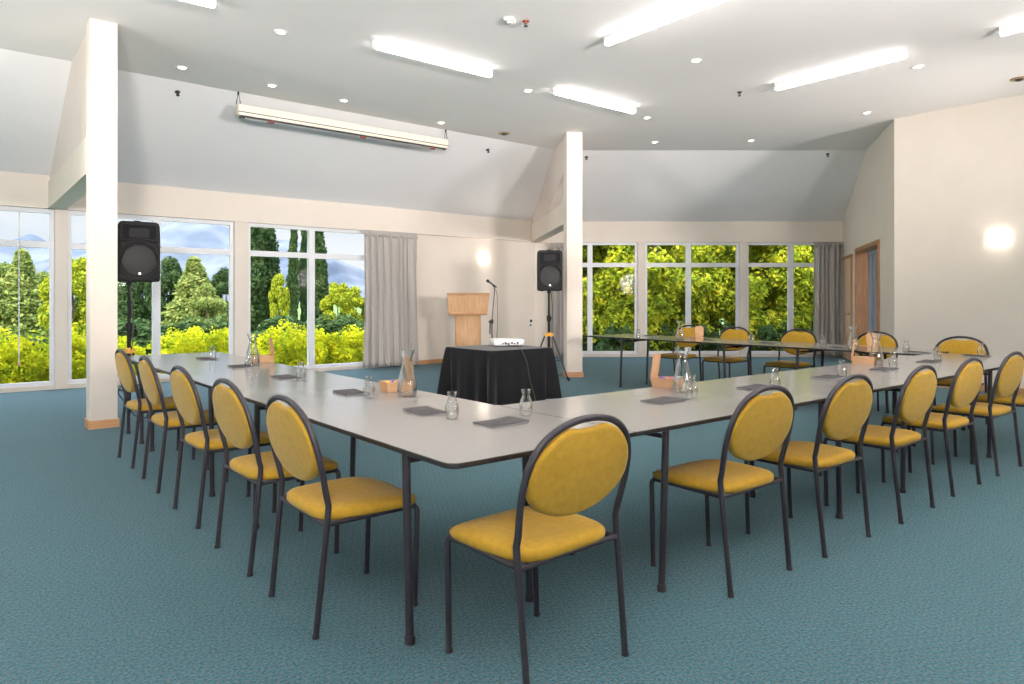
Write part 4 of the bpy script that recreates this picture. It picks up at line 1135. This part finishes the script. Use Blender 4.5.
for i, px in enumerate((545, 590, 628, 665, 705, 745, 785, 825, 870)):
    Y_ = 26 + (i % 2) * 1.5; X_ = (px - 512) / F * Y_
    tree('round', i, 'tree', 'dark tree standing behind the yellow-green ones outside the far windows', 'tree', W(X_, Y_), 11, 'dark trees behind the far window trees', 'leaf_dark', 1.0)
for i in range(9):
    X_ = 1.4 + i * 1.0
    x, y = W(X_, 18.1); put(under, i, x, y, .55, .62, 'low green shrub at the foot of the far window trees', 'low shrubs at the foot of the far window trees')
# white building among the trees
bx = at_px(10, 44)
t = thing('building', 'low building with a white fascia outside the leftmost window', 'building', (bx[0], bx[1], GZ), .1)
b = MB(); b.box(-2.0, 1.6, -1, 1, 0, 1.05); b.build('wall', M['roofgrey'], t, smooth=False)
b = MB(); b.add([(-2.2, -1.3, 1.05), (1.8, -1.3, 1.05), (1.8, 1.3, 1.05), (-2.2, 1.3, 1.05), (-2.2, -1.3, 1.6), (1.8, -1.3, 1.6), (1.8, 1.3, 1.7), (-2.2, 1.3, 1.7)], [(3, 2, 1, 0), (4, 5, 6, 7), (0, 1, 5, 4), (1, 2, 6, 5), (2, 3, 7, 6), (3, 0, 4, 7)]); b.build('roof', M['roofwhite'], t, smooth=False)
for x in (-1.2, 0, 1.0):
    b = MB(); b.box(x - .28, x + .28, -1.02, -.99, .35, .9); b.build('window', M['darkgrey'], t, smooth=False)

# distant mountains: a ridge mesh with relief
def ridge(name, label, prof, dist, seed):
    NX, NZ = 150, 14; vs = []
    x0, x1 = prof[0][0], prof[-1][0]
    for j in range(NZ + 1):
        h = j / NZ
        for i in range(NX + 1):
            px = x0 + (x1 - x0) * i / NX
            for (a, ya), (c, yc) in zip(prof, prof[1:]):
                if a <= px <= c: yt = ya + (yc - ya) * (px - a) / (c - a); break
            H = (YH - yt) / F * dist + 6 * mnoise.noise(Vector((px * .05, seed, 0))) + 3 * mnoise.noise(Vector((px * .16, seed, 3)))
            Y_ = dist + (1 - h) * -170 + 22 * mnoise.noise(Vector((px * .03, h * 3, seed))) * (1 - h) * 2
            vs.append(W((px - 512) / F * dist, Y_, GZ + H * h ** .85))
    fs = [(j * (NX + 1) + i, j * (NX + 1) + i + 1, (j + 1) * (NX + 1) + i + 1, (j + 1) * (NX + 1) + i) for j in range(NZ) for i in range(NX)]
    b = MB(); k = len(vs); back = [W((x0 - 512) / F * dist, dist + 200, GZ), W((x1 - 512) / F * dist, dist + 200, GZ)]
    b.add(vs, fs); top = NZ * (NX + 1)
    b.add([vs[top + i] for i in range(NX + 1)] + back, [(i + 1, i, NX + 1 if i < NX / 2 else NX + 2) for i in range(NX)])
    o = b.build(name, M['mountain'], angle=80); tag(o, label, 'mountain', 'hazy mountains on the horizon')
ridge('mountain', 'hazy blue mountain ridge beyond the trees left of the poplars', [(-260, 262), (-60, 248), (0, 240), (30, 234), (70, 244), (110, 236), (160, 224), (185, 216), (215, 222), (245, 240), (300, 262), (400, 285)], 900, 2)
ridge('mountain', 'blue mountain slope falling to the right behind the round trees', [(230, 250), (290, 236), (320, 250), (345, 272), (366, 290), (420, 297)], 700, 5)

b = MB(); b.box(UF - 9, UF - .25, VE, VA + 1.4, GZ, -.08); b.box(UF - .25, C1[0] + .6, VA + .22, VA + 1.4, GZ, -.08); b.box(0, LB + 4, .22, 1.5, GZ, -.081, TB); structure(b.build('ground_bounce_terrace', noise_color(mat('pale_bounce_paving', rough=.8), (.62, .60, .56), (.68, .66, .62), 1), smooth=False), 'pale bounce paving added along the building under the windows')  # unseen pale paving added to bounce daylight up to the ceiling
# unseen lamps added behind and beside the camera to brighten the ceiling
for x, y, aim, pw, half in [(-4.8, 2.6, (4.8, 10.4, 3.9), 130, 30), (-.4, -3.4, (5.8, 9.4, 4.2), 640, 28), (4.2, -3.4, (7.6, 9.0, 4.1), 1550, 29), (10.3, -.6, (9.8, 9.2, 4.1), 600, 32),
                            (-5.6, 6.4, (14.2, 8.6, 3.2), 1250, 17), (9.0, -4.2, (10.2, 7.5, 4.2), 500, 30),
                            (-1.4, -2.2, (-.6, 1.0, 4.1), 2500, 58), (4.6, -2.8, (5.0, .0, 4.1), 2300, 58), (-3.2, 5.4, (-2.6, 6.6, 4.1), 900, 58), (8.0, -2.0, (7.6, -2.0, 4.1), 900, 50)]:
    z = 2.0; d_ = Vector(aim) - Vector((x, y, z)); q_ = d_.to_track_quat('-Z', 'Y')
    t = thing('added_fill_lamp', 'added fill spotlight outside the view', 'floor lamp', (x, y, 0), 0, 'added fill spotlights outside the view')
    b = MB(); b.lathe([(.001, 0), (.18, 0), (.18, .02), (.02, .035)], 24); b.build('base', M['metal_dark'], t)
    b = MB(); b.tube([(0, 0, .03), (0, 0, z - .16)], .014, 10); b.build('pole', M['metal_dark'], t)
    b = MB(); b.lathe([(.001, .16), (.12, .15), (.44, -.02), (.436, -.02), (.116, .145), (.001, .155)], 32, Matrix.Translation((0, 0, z)) @ q_.to_matrix().to_4x4()); b.build('lamp_shade', M['fitting'], t)
    ld = bpy.data.lights.new('added_fill_light', 'SPOT'); ld.energy = pw; ld.spot_size = math.radians(2 * half); ld.spot_blend = 1.; ld.shadow_soft_size = .42; ld.color = (1., .92, .88)
    lo = bpy.data.objects.new('added_fill_light', ld); COL.objects.link(lo); lo.parent = t; lo.rotation_euler = q_.to_euler()
    lo.location = Vector((0, 0, z)) + d_.normalized() * .05

# ------------------------------------------------------------------ sky and sun
w = bpy.data.worlds.new('sky'); scene.world = w; w.use_nodes = True
n, l = w.node_tree.nodes, w.node_tree.links; n.clear()
o = n.new('ShaderNodeOutputWorld'); bg = n.new('ShaderNodeBackground'); bg.inputs['Strength'].default_value = 1.0
tc = n.new('ShaderNodeTexCoord'); sx = n.new('ShaderNodeSeparateXYZ'); l.new(tc.outputs['Generated'], sx.inputs[0])
gr = n.new('ShaderNodeValToRGB'); gr.color_ramp.elements[0].color = (.76, .83, .93, 1); gr.color_ramp.elements[0].position = .0
gr.color_ramp.elements[1].color = (.22, .42, .80, 1); gr.color_ramp.elements[1].position = .7
l.new(sx.outputs['Z'], gr.inputs[0])
mp = n.new('ShaderNodeMapping'); mp.inputs['Scale'].default_value = (1, 1, 3.2); l.new(tc.outputs['Generated'], mp.inputs[0])
ns = n.new('ShaderNodeTexNoise'); ns.inputs['Scale'].default_value = 3.4; ns.inputs['Detail'].default_value = 7; l.new(mp.outputs[0], ns.inputs['Vector'])
cr_ = n.new('ShaderNodeValToRGB'); cr_.color_ramp.elements[0].position = .36; cr_.color_ramp.elements[1].position = .58; l.new(ns.outputs['Fac'], cr_.inputs[0])
mx = n.new('ShaderNodeMix'); mx.data_type = 'RGBA'; l.new(cr_.outputs[0], mx.inputs[0]); l.new(gr.outputs[0], mx.inputs[6]); mx.inputs[7].default_value = (.95, .96, 1.0, 1)
# bright high cloud overhead, calmer sky low down
br = n.new('ShaderNodeMapRange'); br.inputs[1].default_value = .20; br.inputs[2].default_value = .60; br.inputs[3].default_value = .68; br.inputs[4].default_value = 4.4
l.new(sx.outputs['Z'], br.inputs[0]); l.new(br.outputs[0], bg.inputs['Strength'])
l.new(mx.outputs[2], bg.inputs[0]); l.new(bg.outputs[0], o.inputs[0])
sd = bpy.data.lights.new('sun', 'SUN'); sd.energy = 3.3; sd.angle = math.radians(1.0); sd.color = (1., .93, .78)
so = bpy.data.objects.new('sun', sd); COL.objects.link(so)
so.rotation_euler = Vector((-.80, -.42, .62)).to_track_quat('Z', 'Y').to_euler(); so.location = (-20, -10, 20)

# ------------------------------------------------------------------ camera and view
cam = bpy.data.cameras.new('camera'); co = bpy.data.objects.new('camera', cam); COL.objects.link(co)
co.location = (0, 0, EYE); co.rotation_euler = (PI / 2, 0, -TH)
cam.sensor_width = 36; cam.sensor_fit = 'HORIZONTAL'; cam.lens = F / 1024 * 36; cam.shift_y = -(342 - YH) / 1024; cam.clip_end = 3000; cam.clip_start = .05
scene.camera = co
scene.view_settings.view_transform = 'Standard'; scene.view_settings.look = 'None'; scene.view_settings.gamma = 1; scene.view_settings.use_curve_mapping = False
scene.view_settings.exposure = 0.65
cy_ = scene.cycles; cy_.use_denoising = True; cy_.max_bounces = 8; cy_.diffuse_bounces = 5; cy_.glossy_bounces = 4; cy_.transmission_bounces = 8; cy_.transparent_max_bounces = 24
cy_.sample_clamp_indirect = 6; cy_.caustics_reflective = False; cy_.caustics_refractive = False
